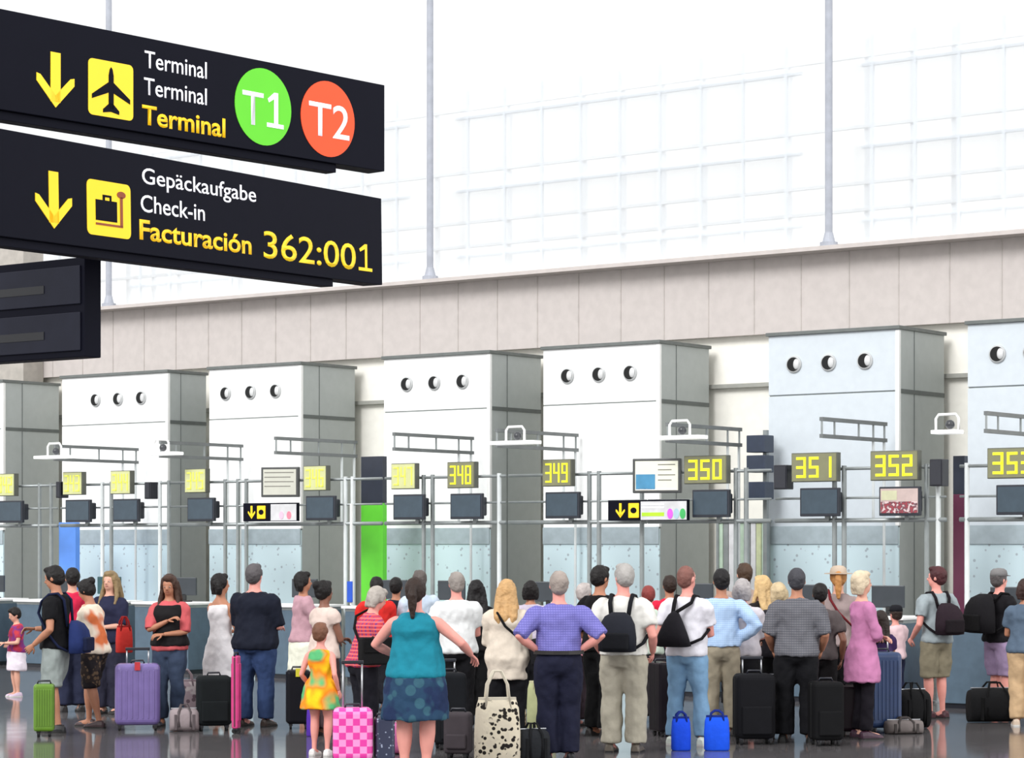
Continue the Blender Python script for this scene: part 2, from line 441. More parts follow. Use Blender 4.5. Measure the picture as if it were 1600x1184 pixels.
# ------------------------------------------------------------------ service pylons (the tall white boxes)
boxes = [  # front left px, front right px, grey right px, vent pxs, name
    (-150, 5, 92, (-110, -75, -40), 'pylon at the left edge of the row, mostly its grey side showing', white_panel),
    (97, 262, 322, (150, 185, 221), 'pylon left of the 345 number, third from the left wall', white_panel),
    (327, 470, 562, (353, 392, 431), 'pylon behind the 346 number and the grey screen', white_panel),
    (600, 765, 845, (636, 679, 723), 'pylon behind the 347 and 348 numbers', white_panel),
    (849, 1030, 1118, (887, 936, 985), 'pylon behind the 349 number', white_panel),
    (1201, 1404, 1487, (1241, 1295, 1352), 'steel-toned pylon behind the 351 and 352 numbers', blue_grey_panel),
    (1512, 1712, 1800, (1559, 1612, 1668), 'steel-toned pylon behind the 353 number at the right edge', blue_grey_panel),
]
labels_px = ['tall grey-sided service pylon at the left edge, beneath the dark flight display',
 'tall white service pylon with three vents, leftmost full one, behind number 344',
 'tall white service pylon with three vents behind number 345 and the grey tilted screen',
 'tall white service pylon with three vents, right of the green totem',
 'tall white service pylon with three vents behind number 349',
 'tall pale steel service pylon with three vents behind numbers 351 and 352',
 'tall pale steel service pylon cut off by the right edge, behind number 353']
ZT = 4.98; BF = 2.0; BD = 3.3
seam = M((98, 104, 102), rough=.6)
for (xl, xr, xg, vents, _, fm_), lab in zip(boxes, labels_px):
    a0, a1 = A(xl, BF), A(xr, BF)
    # depth from grey right px
    lo_, hi_ = .2, 3
    for _i in range(40):
        m_ = (lo_+hi_)/2; q = P(a1, BF+m_)
        if CX+F*q.x/q.y < xg: lo_ = m_
        else: hi_ = m_
    dep = min(lo_, 1.35)
    o = thing('service_pylon', lab, 'pylon', P(a0, BF, 0), ROW, 'service pylons along the check-in row')
    W = a1-a0
    bm = BM(); box(bm, 0, W, .03, dep, 0, ZT-.05); part('carcass', bm, grey_side, o)
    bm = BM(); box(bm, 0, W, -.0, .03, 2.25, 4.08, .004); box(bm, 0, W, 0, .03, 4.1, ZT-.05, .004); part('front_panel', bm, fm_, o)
    bm = BM(); box(bm, 0, W, -.0, .03, 0, 2.23, .004); part('lower_panel', bm, low_panel, o)
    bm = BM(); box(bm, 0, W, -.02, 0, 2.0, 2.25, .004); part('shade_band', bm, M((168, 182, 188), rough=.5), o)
    bm = BM(); box(bm, -.03, W+.03, -.04, dep+.03, ZT-.05, ZT, .006); part('cap', bm, dark_cap, o)
    bm = BM(); box(bm, W, W+.008, 0, dep, 4.06, 4.12); box(bm, W, W+.005, dep*.33, dep*.34, 0, ZT-.05); part('seam', bm, seam, o)
    bm = BM(); box(bm, W-.05, W+.012, -.012, .05, 2.25, ZT-.06, .01); part('corner_strip', bm, white, o)
    zv = Zat(vents[1], {1241: 562}.get(vents[0], 0) or (HZ-(HZ-562)*P(0, BF).y/P(A(vents[1], BF), BF).y*1.0), BF)
    zv = 4.52
    for v in vents:
        xv = A(v, BF)-a0
        bm = BM(); tube(bm, [(xv, 0, zv), (xv, -.02, zv), (xv, -.03, zv)], [.12, .12, .105], 24)
        vo = part('air_vent', bm, M((190, 192, 192), rough=.4), o)
        bm = BM(); disc(bm, xv, zv, .098, .098, -.03, -.034, 24); part('vent_throat', bm, M((14, 15, 16), rough=.8), vo)
        bm = BM(); ellipsoid(bm, (xv+.05, -.03, zv), (.048, .03, .075)); part('vent_nozzle', bm, M((215, 216, 216), rough=.4), vo, smooth=True)

# ------------------------------------------------------------------ number displays, monitors, desks
nums = [(8, '342'), (113, '343'), (188, '344'), (305, '345'), (492, '346'), (630, '347'), (720, '348'), (870, '349'), (1102, '350'), (1272, '351'), (1397, '352'), (1582, '353')]
# the left-hand displays get paler plates and digits
disp_plate_r = M((128, 128, 98), rough=.5, var=.03)
disp_plate_l = M((205, 208, 150), rough=.5, var=.03)
dig = M((236, 236, 40), rough=.5, emit=.55, var=.01)
dig_l = M((222, 226, 90), rough=.5, emit=.2, var=.01)
SEG = {'0': 'abcdef', '1': 'bc', '2': 'abged', '3': 'abgcd', '4': 'fgbc', '5': 'afgcd', '6': 'afgedc', '7': 'abc', '8': 'abcdefg', '9': 'abcdfg'}
def seg_digit(bm, x, z, w, h, ch, y):
    t = w*.24
    S = {'a': (x, x+w, z+h-t, z+h), 'g': (x, x+w, z+h/2-t/2, z+h/2+t/2), 'd': (x, x+w, z, z+t), 'b': (x+w-t, x+w, z+h/2, z+h), 'c': (x+w-t, x+w, z, z+h/2), 'f': (x, x+t, z+h/2, z+h), 'e': (x, x+t, z, z+h/2)}
    for k in SEG[ch]:
        a = S[k]; box(bm, a[0], a[1], y-.006, y, a[2], a[3])
for px, s in nums:
    a = A(px, 0); dark = int(s) >= 348
    wide = .68 if int(s) >= 350 else (.5 if int(s) >= 348 else .46)
    o = thing('number_display', 'yellow check-in number display reading %s' % s, 'number display', P(a, 0, 3.0), ROW, 'lit numbers above the check-in desks')
    bm = BM(); box(bm, -wide/2, wide/2, 0, .1, -.19, .19, .006); part('case', bm, M((92, 94, 84), rough=.5), o)
    bm = BM(); box(bm, -wide/2+.012, wide/2-.012, -.006, 0, -.178, .178); part('face', bm, disp_plate_r if dark else disp_plate_l, o)
    dw = wide*.21; gap = wide*.07; x0 = -(3*dw+2*gap)/2
    for i, ch in enumerate(s):
        bm = BM(); seg_digit(bm, x0+i*(dw+gap), -.135, dw, .27, ch, -.006); part('digit', bm, dig if dark else dig_l, o)
    bm = BM(); box(bm, -.03, .03, .1, .16, -.1, .1); part('bracket', bm, steel, o)
    # monitor underneath
    mo = thing('hanging_monitor', ('monitor hanging under number %s showing a street picture' if s == '352' else 'dark switched-off monitor hanging under number %s') % s, 'monitor', P(A(px+8, -.05), -.05, 2.56), ROW, None if s == '352' else 'monitors under the desk numbers')
    bm = BM(); box(bm, -.29, .29, 0, .06, -.2, .17, .01)
    box(bm, -.22, .22, .06, .22, -.15, .12, .02); part('housing', bm, M((38, 42, 52), rough=.4), mo)
    bm = BM(); box(bm, -.265, .265, -.006, 0, -.165, .145); sc = part('screen', bm, screen_off if s != '352' else M((190, 170, 165), rough=.3, emit=.1), mo)
    if s == '352':
        bm = BM(); box(bm, -.26, .26, -.009, -.006, -.165, -.02); part('picture_crowd', bm, mat('market picture', (150, 60, 70), pat='rainbow', c2=(90, 60, 70), c3=(215, 190, 190), scale=25, rough=.3), sc)
        bm = BM(); box(bm, -.25, -.03, -.009, -.006, 0, .12); part('picture_roof', bm, M((205, 205, 170), rough=.3), sc)
    bm = BM(); box(bm, -.03, .03, .2, .25, -.26, .05); part('mount', bm, steel, mo)
    # desk below
    pxs = [p for p, _ in nums]; nb = [abs(A(px, -.4)-A(q, -.4)) for q in pxs if q != px]; hw = min(.58, min(nb)/2-.05)
    d = thing('check_in_desk', 'slate-blue check-in desk with white top under number %s' % s, 'desk', P(a, -.75, 0), ROW, 'check-in desks')
    bm = BM(); box(bm, -hw, hw, 0, .7, .06, 1.02, .01); part('body', bm, slate, d)
    bm = BM(); box(bm, -hw-.03, hw+.03, -.06, .74, 1.06, 1.1, .01); part('counter_top', bm, white, d)
    bm = BM(); box(bm, -hw+.02, hw-.02, .03, .68, 0, .06); part('plinth', bm, black_pl, d)
    bm = BM(); box(bm, -hw, hw, .0, .7, 1.02, 1.06); part('trim_strip', bm, steel, d)
    k = thing('computer_monitor', 'small dark computer monitor standing on the desk under number %s' % s, 'monitor', P(a+.1, -.35, 1.1), ROW+.3, 'desk computers')
    bm = BM(); box(bm, -.21, .21, 0, .04, .1, .38, .01); part('screen_back', bm, M((40, 78, 84) if s == '344' else (50, 56, 62), rough=.4), k)
    bm = BM(); box(bm, -.03, .03, .0, .03, .02, .12); part('neck', bm, black, k)
    bm = BM(); box(bm, -.1, .1, -.06, .09, 0, .02, .005); part('foot', bm, black, k)
# gantry: rails and posts, one thing for each bay
bays = [(-60, 90, (62, 80), 'left edge'), (95, 265, (160, 174, 250, 264), '343 and 344'), (267, 415, (352, 372, 385), '345'), (417, 597, (540, 551), '346'), (602, 790, (662, 676, 780, 799), '347 and 348'),
        (795, 1010, (921, 936, 1003), '349'), (1013, 1205, (1150, 1166), '350'), (1212, 1478, (1304, 1319, 1448, 1466), '351 and 352'), (1500, 1700, (1511, 1640), '353')]
bay_roots = []
for x0, x1, posts, nm in bays:
    a0, a1 = A(x0, .2), A(x1, .2)
    o = thing('display_gantry', 'grey steel rail gantry holding the displays at the %s' % nm if 'left' in nm else 'grey steel rail gantry holding the displays of %s' % nm, 'gantry', P(a0, .2, 0), ROW, 'steel gantries above the desks')
    W = a1-a0
    for nm2, z, r in (('rail', 2.98, .022), ('rail', 2.6, .016), ('rail', 2.31, .03)):
        bm = BM(); cyl(bm, (0, 0, z), (W, 0, z), r, 10); part(nm2, bm, steel, o, smooth=True)
    for p in posts:
        x = A(p, .2)-a0
        if not -.05 < x < W+.05: continue
        bm = BM(); cyl(bm, (x, 0, 0), (x, 0, 3.02), .032, 12); cyl(bm, (x, 0, 0), (x, 0, .02), .08, 12)
        part('post', bm, post_white if p in (540, 780, 799, 551, 1466, 1511, 160, 250) else steel, o, smooth=False)
# trusses running back over the belts
for x0, w in ((85, 1.9), (250, 1.9), (430, 1.9), (615, 1.9), (775, 2.0), (1042, 1.9), (1283, 1.75), (1540, 1.7)):
    near = {85: 'number 343', 250: 'number 345', 430: 'number 346 and the grey screen', 615: 'number 347', 775: 'number 349', 1042: 'number 350', 1283: 'numbers 351 and 352', 1540: 'number 353'}[x0]
    a = A(x0, -.1)
    o = thing('truss_frame', 'small steel ladder frame running back above %s' % near, 'frame', P(a, -.1, 0), ROW, 'ladder frames above the gantries')
    for z in (3.62, 3.4):
        bm = BM(); box(bm, -.025, .025, 0, w, z-.025, z+.025); part('rail', bm, M((112, 116, 116), rough=.5), o)
    for y in (.02, .35, 1.0, w-.35, w-.04):
        bm = BM(); cyl(bm, (0, y, 3.4), (0, y, 3.62), .015, 8); part('rung', bm, steel, o)
    for y in (w-.35, w-.05):
        bm = BM(); cyl(bm, (0, y, 2.31 if y < w-.1 else 0), (0, y, 3.4), .02, 8); part('upright', bm, post_white, o)
# white shelf bars with an arched bracket; bar material glows slightly
for px, lab in ((85, 'the leftmost ladder frame'), (252, 'the grey pylon side by number 345'), (805, 'the pylon left of number 349'), (1062, 'number 350'), (1480, 'the maroon totem')):
    z = 3.4
    b = -.3 if px < 1400 else .4
    o = thing('lamp_bar', ['flat white lamp bar with arch above number 343 at far left', 'flat white lamp bar with arch left of number 345', 'flat white lamp bar with arch between numbers 348 and 349', 'flat white lamp bar with arch above number 350', 'short white lamp bar with arch beside the maroon totem'][[85, 252, 805, 1062, 1480].index(px)], 'lamp', P(A(px, b), b, z), ROW, None)
    wd = .75 if px < 1400 else .35
    bm = BM(); box(bm, -wd/2, wd/2, -.12, .12, 0, .05, .01); part('bar', bm, M((250, 250, 250), rough=.4, emit=.4, var=.01), o)
    bm = BM(); tube(bm, [(-.16, 0, .05), (-.16, 0, .2), (-.12, 0, .25), (.12, 0, .25), (.16, 0, .2), (.16, 0, .05)], .018, 8); part('bracket', bm, white, o, smooth=True)
    bm = BM(); sphere(bm, (.04, 0, .12), .06); part('camera_dome', bm, M((60, 62, 66), rough=.3), o, smooth=True)
    bm = BM(); box(bm, -.012, .012, .0, .45, .02, .04); part('arm', bm, steel, o)
# small black speakers
for px, z, w, h, lab in ((98, 2.9, .12, .27, 'touching the left side of number 343'), (237, 2.86, .13, .27, 'between numbers 344 and 345'), (1225, 2.88, .2, .32, 'left of number 351'), (1468, 2.9, .18, .34, 'above the white post after number 352')):
    o = thing('wall_speaker', 'small black speaker box on the rail %s' % lab, 'speaker', P(A(px, .1), .1, z), ROW)
    bm = BM(); box(bm, -w/2, w/2, -.1, .08, -h/2, h/2, .01); part('cabinet', bm, black_pl, o)
    bm = BM(); box(bm, -w/2+.015, w/2-.015, -.108, -.1, -h/2+.02, h/2-.02); part('grille', bm, mat('speaker mesh', (40, 42, 50), pat='spots', c2=(15, 15, 18), scale=60), o)
# tilted screens
def tv(px, b, z, w, h, rz, lab, blue):
    o = thing('information_screen', lab, 'screen', P(A(px, b), b, z), rz)
    bm = BM(); box(bm, -w/2, w/2, 0, .08, -h/2, h/2, .012); part('housing', bm, M((70, 72, 72), rough=.4), o)
    bm = BM(); box(bm, -w/2+.04, w/2-.04, -.006, 0, -h/2+.035, h/2-.035); s = part('screen', bm, M((222, 222, 205) if blue else (190, 190, 178), rough=.3, emit=.15, var=.02), o)
    if blue:
        bm = BM(); box(bm, -w/2+.05, -.02, -.01, -.006, -h/2+.05, .02); part('blue_block', bm, M((70, 140, 180), rough=.3, emit=.1), s)
        bm = BM(); box(bm, -w/2+.06, w/2-.06, -.01, -.006, -h/2+.04, -h/2+.06); part('list_line', bm, white, s)
    for k in range(4):
        z0 = h/2-.09-k*.07
        bm = BM(); box(bm, (.02 if blue else -w/2+.06), w/2-.08-.05*(k % 2), -.01, -.006, z0, z0+.012); part('list_line', bm, M((120, 118, 110), rough=.5), s)
    bm = BM(); box(bm, -.02, .02, .08, .2, -.02, .02); part('bracket', bm, steel, o)
tv(1026, -.05, 2.93, .68, .47, ROW+.33, 'tilted information screen with a blue panel left of number 350', True)
tv(437, -.05, 2.95, .62, .46, ROW+.35, 'tilted pale grey information screen left of number 346', False)
# small wayfinding strips
def strip(px0, px1, b, z, lab, short):
    a0, a1 = A(px0, b), A(px1, b); W = a1-a0
    o = thing('direction_sign', lab, 'sign', P(a0, b, z), ROW)
    h = .28
    bm = BM(); box(bm, 0, W, 0, .06, -h/2, h/2, .004); part('panel', bm, sign_black, o)
    if not short:
        bm = BM(); box(bm, .60*W*.7, W-.01, -.006, 0, -h/2+.01, h/2-.02); part('pale_field', bm, M((214, 214, 216), rough=.5), o)
    else:
        bm = BM(); box(bm, W*.52, W-.01, -.006, 0, -h/2+.01, h/2-.02); part('pale_field', bm, M((214, 214, 216), rough=.5), o)
    s = W*(.17 if not short else .2)
    cx = .16*W
    bm = BM(); arrow_shape(bm, cx, 0, .075, .1, 0, -.005); part('arrow', bm, sign_yel, o)
    bm = BM(); box(bm, .25*W+.02, .25*W+.02+.17, -.008, 0, -.1, .1, .01); q = part('pictogram', bm, sign_yel, o)
    bm = BM(); disc(bm, .25*W+.105, .0, .05, .04, -.008, -.012, 16); part('symbol', bm, sign_black, q)
    x = .25*W+.24
    if not short:
        for zz, hh_, m_ in ((.07, .016, sign_wht), (.03, .016, sign_wht), (-.08, .05, M((170, 215, 40), rough=.5, emit=.2))):
            bm = BM(); box(bm, x, x+.28*W, -.01, 0, zz, zz+hh_); part('text_line', bm, m_, o)
        cols = ((205, 90, 215), (160, 190, 200), (60, 170, 90))
        for i, c_ in enumerate(cols):
            bm = BM(); disc(bm, W*.79+i*W*.078, -.05, .045, .07, -.006, -.012, 24); part('coloured_disc', bm, M(c_, rough=.5, emit=.2), o)
    else:
        for i, c_ in enumerate(((215, 180, 200), (225, 130, 150))):
            bm = BM(); disc(bm, W*.72+i*W*.14, -.05, .045, .06, -.006, -.012, 24); part('coloured_disc', bm, M(c_, rough=.5, emit=.1), o)
strip(950, 1074, -.15, 2.46, 'narrow black direction sign with coloured discs under the blue screen', False)
strip(380, 464, -.15, 2.49, 'narrow direction sign with yellow pictogram under the grey screen', True)
# totems in the gaps between pylons
def totem(px0, px1, b, ztop, zmid, zlow, c, lab, shift=0):
    a0, a1 = A(px0, b), A(px1, b); W = a1-a0
    o = thing('colour_totem', lab, 'totem', P(a0, b, 0), ROW)
    bm = BM(); box(bm, 0, W, 0, .1, 0, zmid, .005); part('coloured_panel', bm, M(c, rough=.5, var=.02, emit=.12), o)
    if ztop > zmid:
        bm = BM(); box(bm, 0, W, 0, .1, zmid, ztop, .005); part('dark_head', bm, M((40, 46, 60), rough=.4), o)
    bm = BM(); box(bm, -.03, W+.03, -.03, .13, 0, .05); part('plinth', bm, steel, o)
zf = lambda px, py, b: Zat(px, py, b)
totem(564, 598, .9, zf(580, 713, .9), zf(580, 786, .9), 0, (96, 204, 50), 'bright green totem with dark head between two white pylons')
totem(92, 118, .9, zf(105, 816, .9), zf(105, 816, .9), 0, (96, 150, 236), 'sky-blue totem behind the man in black at left')
totem(1489, 1507, .9, zf(1498, 712, .9), zf(1498, 772, .9), 0, (92, 34, 62), 'maroon totem with dark head beside the right-hand pylon')
# strip curtain and machine in the gap between the 350 and 351 pylons
o = thing('strip_curtain', 'pale green and white strip curtain in the gap left of number 351', 'curtain', P(A(1122, 1.9), 1.9, 0), ROW)
W = A(1199, 1.9)-A(1122, 1.9)
n = 9
for i in range(n):
    bm = BM(); box(bm, i*W/n, (i+.86)*W/n, 0, .02, .6, 2.3); part('strip', bm, M([(205, 228, 205), (150, 155, 155), (238, 238, 240), (218, 226, 180)][i % 4], rough=.5), o)
bm = BM(); box(bm, 0, W, -.02, .05, 2.3, 2.36); part('head_rail', bm, steel, o)
for i in (0, 1):
    bm = BM(); box(bm, i*W-.02, i*W+.02, -.02, .05, 0, 2.36); part('post', bm, steel, o)
o = thing('scanner_cabinet', 'dark blue stacked screens in the gap left of the 351 pylon', 'cabinet', P(A(1166, 1.5), 1.5, 0), ROW)
for z in (2.75, 3.12, 3.4):
    bm = BM(); box(bm, 0, .3, 0, .25, z-.12, z+.12, .01); part('dark_screen', bm, M((48, 58, 76), rough=.4), o)
bm = BM(); box(bm, .12, .18, .25, .31, 0, 3.6); part('stand', bm, steel, o)
o = thing('desk_sign', 'small royal blue notice on the post left of the green totem', 'sign', P(A(546, -.3), -.3, 0), ROW)
bm = BM(); box(bm, -.05, .05, 0, .02, 1.14, 1.45, .004); part('blue_panel', bm, M((30, 80, 190), rough=.5, emit=.1), o)
bm = BM(); cyl(bm, (0, .04, 1.1), (0, .04, 2.6), .02, 8); part('pole', bm, white, o)
# ------------------------------------------------------------------ people
SKIN = {'light': (214, 160, 138), 'pink': (222, 150, 138), 'tan': (176, 120, 92), 'brown': (128, 84, 66)}
def rotz(a): return Matrix.Rotation(a, 3, 'Z')
def rotx(a): return Matrix.Rotation(a, 3, 'X')
def ik(sh, hd, l1, l2, pole):
    d = hd-sh; L_ = min(d.length, (l1+l2)*.995); dn = d.normalized(); hd = sh+dn*L_
    x = (l1*l1-l2*l2+L_*L_)/(2*L_); hgt = math.sqrt(max(0, l1*l1-x*x))
    pv = pole-dn*pole.dot(dn); pv.normalize()
    return sh+dn*x+pv*hgt, hd
ARMS = {  # wrist target (side-out x, y, z) and elbow pole, in body heights
    'down': ((.145, .02, .50), (.3, -1, 0)), 'slightbend': ((.135, .09, .53), (.4, -1, 0)),
    'hip': ((.100, -.005, .585), (1, -.6, 0)), 'front': ((.07, .17, .62), (.5, -.6, -1)),
    'belly': ((-.01, .115, .61), (1, -.3, -.6)), 'strap': ((.075, .085, .765), (.7, -.2, -1)),
    'phone': ((.04, .15, .83), (.8, 0, -1)), 'handle': ((.17, -.13, .50), (.2, -1, 0)), 'hold': ((.08, .20, .68), (.7, 0, -1)),
    'reach': ((.30, .16, .60), (.4, -1, -.3)), 'back': ((.02, -.10, .54), (1, -.5, 0)), 'chest': ((-.02, .11, .70), (1, 0, -.8)),
}
def hand_mesh(bm, w, dirv, palmn, s, curl, side):
    """palm and five fingers; w wrist, dirv along the hand, palmn palm normal"""
    D = dirv.normalized(); Nn = (palmn-D*palmn.dot(D)).normalized(); S = D.cross(Nn)*side
    pr = []
    for t, ww, th in ((-.01, .020, .017), (.02, .026, .015), (.06, .038, .014), (.09, .040, .012), (.100, .034, .009)):
        pr.append(ell_ring(w+D*t*s, S*ww*s, Nn*th*s, 10))
    ring_loft(bm, pr)
    L_ = (.070, .082, .076, .060)
    for i in range(4):
        off = (.030-i*.020)*s; a = (.10-.065*i)
        base = w+D*.088*s+S*off
        d1 = (D+S*a).normalized(); p = [base]; cur = 0
        for k, fr_ in enumerate((.45, .32, .23)):
            cur += curl*(.55, .8, .5)[k]
            dd = d1*math.cos(cur)+Nn*math.sin(cur)
            p.append(p[-1]+dd*L_[i]*fr_*s)
        tube(bm, p, [.0092*s, .0086*s, .0078*s, .0062*s], 6, round_ends=True)
    b0 = w+D*.028*s+S*.028*s
    d = (D*.6+S*.8+Nn*.25*(1+curl)).normalized(); d2 = (D*.9+S*.35+Nn*.3*(1+curl)).normalized()
    tube(bm, [b0-S*.012*s, b0+d*.026*s, b0+d*.026*s+d2*.028*s, b0+d*.026*s+d2*.052*s], [.013*s, .011*s, .0095*s, .0075*s], 6, round_ends=True)
PEOPLE = []
def person(px, head, feet, yaw, label, skin='light', stout=1.0, top=None, top_pat=None, sleeve='short', bottom='trousers', bot=None,
           bot_pat=None, hair='short', hairc=(40, 30, 26), hat=None, arms=('down', 'down'), lean=0, headyaw=0, headpitch=0, stance=.055, stride=0,
           shoe=(40, 36, 36), hem=None, belt=False, fem=False, group=None, child=False, shoulders=1.0, vest=None, curl=.7, neckline=False, leggings=None):
    g = ground(px, feet); Y = g.y
    H = CAMZ-(head-HZ)*Y/F
    yaw = math.radians(yaw); lean = math.radians(lean)
    o = thing('person', label, 'person', g, yaw, group)
    seed = len(PEOPLE); PEOPLE.append((o, H))
    rnd = random.Random(seed)
    hs = 1.16 if child else 1.0         # bigger heads for children
    top = top or (200, 200, 200); bot = bot or (40, 40, 50)
    V = Vector
    piv = V((0, 0, .53))
    def T(p):
        p = V(p)
        if p.z <= .50: return p
        k = min(1, (p.z-.50)/.10)
        return piv+rotx(-lean*k)@(p-piv)
    neck = V((0, .002, .865))
    Rh = rotz(math.radians(headyaw)) @ rotx(-math.radians(headpitch))
    def TH(p): return T(neck+(Rh@(V(p)-neck))*hs)
    st = stout
    # skeleton ------------------------------------------------------------
    legs = []
    for sd in (-1, 1):
        fy = stride*sd; hip = V((.050*sd*min(st, 1.15), 0, .50)); ank = V((stance*sd, fy, .05))
        kn = (hip+ank)/2+V((.004*sd, .018+abs(fy)*.25 if fy >= 0 else .025, .008)); kn.z = .285
        legs.append((sd, hip, kn, ank))
    armd = []
    shw = (.098 if fem else .108)*shoulders*(1+(st-1)*.35)
    for i, sd in enumerate((-1, 1)):
        a = arms[i]; tgt, pole = ARMS[a] if isinstance(a, str) else a
        sh = V((shw*sd, -.004, .786))
        out = (st-1)*.05
        tg = V(((tgt[0]+out)*sd, tgt[1], tgt[2])); el, wr = ik(sh, tg, .172, .150, V((pole[0]*sd, pole[1], pole[2])))
        armd.append((sd, T(sh), T(el), T(wr), a))
    def torso(bm, off, z0, z1, loose=0, waist_in=None):
        prof = [(.455, .070, .058, 0), (.48, .090, .068, -.004), (.52, .098, .074, -.006), (.56, .095, .070, -.002), (.60, .084, .062, 0), (.64, .082, .061, .002), (.69, .090, .064, .004), (.74, .099, .068, .004), (.77, .099, .063, 0), (.79, .092, .057, -.002), (.81, .074, .049, -.004), (.825, .056, .043, -.004), (.84, .040, .037, -.002), (.85, .034, .034, 0)]
        if fem: prof = [(z, rx*(1.05 if z < .58 else (.92 if z < .7 else .92)), ry*(1.06 if z in (.74, .52) else 1)+(.008 if z == .74 else 0), y) for z, rx, ry, y in prof]
        if child: prof = [(z, rx*1.02, ry*1.05, y) for z, rx, ry, y in prof]
        rings = []
        def at(z):
            for (a, b) in zip(prof[:-1], prof[1:]):
                if a[0] <= z <= b[0]:
                    t = (z-a[0])/(b[0]-a[0]); return [a[k]+(b[k]-a[k])*t for k in range(4)]
            return list(prof[0] if z < prof[0][0] else prof[-1])
        zs = sorted(set([z0, z1]+[p[0] for p in prof if z0 < p[0] < z1]))
        for z in zs:
            _, rx, ry, yo = at(z)
            s2 = st if z < .80 else 1+(st-1)*.5
            if z > .83: s2 = 1+(st-1)*.2
            belly = max(0, 1-abs(z-.60)/.13)*(st-1)*.10
            lo_ = loose*max(0, min(1, (.72-z)/.2))
            if loose and z < .66: rx = max(rx, .090); ry = max(ry, .066)
            wx = shoulders if z > .72 and z < .84 else 1
            c = V((0, yo+belly*.6, z))
            U = V((rx*s2*wx+off+lo_, 0, 0)); W = V((0, ry*s2+off+lo_+belly*.6, 0))
            rings.append([T(p) for p in ell_ring(c, U, W, 18)])
        ring_loft(bm, rings)
    def leg(bm, off, ztop, zend, loose=0):
        for sd, hip, kn, ank in legs:
            pts = []; rad = []
            for z, r in ((.52, .058), (.47, .060), (.42, .056), (.36, .048), (.30, .038), (.27, .037), (.22, .038), (.17, .034), (.11, .024), (.05, .021), (.035, .022)):
                if z < zend-1e-6:
                    break
                if z >= kn.z: t = (hip.z-z)/(hip.z-kn.z); p = hip.lerp(kn, t)
                else: t = (kn.z-z)/(kn.z-ank.z); p = kn.lerp(ank, t)
                rr = r*(1+(st-1)*.6)+off
                if loose: rr = max(rr, (.050 if z < .36 else .056)*loose*(1+(st-1)*.5)+off*.5)
                pts.append(T(p) if z > .5 else p); rad.append(rr)
            tube(bm, pts, rad, 12)
    def arm(bm, off, frac, loose=0, wristend=True):
        """frac: 0..2 (1 = elbow, 2 = wrist)"""
        for sd, sh, el, wr, a in armd:
            pts = [sh+V((-.030*sd, 0, .006)), sh+V((-.012*sd, 0, .002)), sh+(el-sh)*.1]; rad = [.018, .027, .031]
            for t, r in ((.35, .030), (.7, .026), (1, .0235)):
                if t <= frac+.01: pts.append(sh.lerp(el, t)); rad.append(r)
            if frac > 1:
                for t, r in ((.3, .0245), (.65, .020), (1, .0155)):
                    if 1+t <= frac+.01: pts.append(el.lerp(wr, t)); rad.append(r)
            rad = [r*(1+(st-1)*.6)*(.9 if fem else 1)+off+loose*.006 for r in rad]
            tube(bm, pts, rad, 10, round_ends=False)
    S_ = lambda bm: [setattr(v, 'co', v.co*H) for v in bm.verts] and bm
    # body ---------------------------------------------------------------
    bm = BM(); torso(bm, -.002, .475, .85); leg(bm, -.002, .52, .03); arm(bm, 0, 2)
    tube(bm, [T((0, -.006, .81)), T((0, -.002, .85)), TH((0, .004, .90))], [.036*(1+(st-1)*.4), .031*(1+(st-1)*.5), .033], 12)
    for sd, hip, kn, ank in legs:
        tube(bm, [ank+V((0, -.03, -.025)), ank+V((0, .02, -.025)), ank+V((.006*sd, .07, -.035)), ank+V((.006*sd, .10, -.038))], [.018, .024, .022, .012], 10)
    # skull, jaw, nose, ears
    Rm = rotx(-lean)@Rh
    ellipsoid(bm, TH((0, -.004, .940)), (.044*hs, .055*hs, .058*hs), Rm, 20)
    ellipsoid(bm, TH((0, .016, .905)), (.034*hs, .036*hs, .040*hs), Rm, 16)
    ellipsoid(bm, TH((0, .034, .884)), (.018*hs, .014*hs, .013*hs), Rm, 10)
    tube(bm, [TH((0, .046, .940)), TH((0, .060, .918)), TH((0, .050, .912))], [.006*hs, .0095*hs, .008*hs], 8)
    ellipsoid(bm, TH((0, .043, .950)), (.028*hs, .010*hs, .006*hs), Rm, 10)
    for sd in (-1, 1): ellipsoid(bm, TH((.046*sd, -.004, .925)), (.0065*hs, .012*hs, .018*hs), Rm, 8)
    S_(bm)
    body = remeshed(bm, .0125, 3)
    # hands, eyes, mouth join the same mesh
    bm = BM(); bm.from_mesh(body); bpy.data.meshes.remove(body)
    for sd, sh, el, wr, a in armd:
        fd = (wr-el).normalized()
        pn = V((-sd, .2, 0)) if a in ('down', 'slightbend', 'handle', 'reach') else V((-sd*.4, -.2, -1))
        if a in ('hip', 'back'): fd = (fd+V((-.3*sd, .4, -.1))).normalized(); pn = V((-sd, 0, 0))
        if a == 'phone': pn = V((-sd*.6, -.7, 0)); fd = V((0, .1, 1))
        if a == 'strap': pn = V((-sd*.2, -1, 0)); fd = V((-.2*sd, 0, 1))
        hand_mesh(bm, wr*H, fd, pn, H*.56*(1.1 if child else 1), curl if a not in ('handle', 'strap', 'phone', 'hold') else 1.5, -sd)
    n0 = len(bm.faces)
    for sd in (-1, 1):
        ellipsoid(bm, TH((.0175*sd, .0475, .932))*H, (.0062*H*hs, .003*H*hs, .0030*H*hs), Rm, 8, 1)
        ellipsoid(bm, TH((.0175*sd, .0505, .932))*H, (.0032*H*hs, .0025*H*hs, .0034*H*hs), Rm, 8, 2)
    ellipsoid(bm, TH((0, .0485, .8975))*H, (.0135*H*hs, .004*H*hs, .0035*H*hs), Rm, 8, 3)
    me = finish(bm, True)
    sk = SKIN[skin]
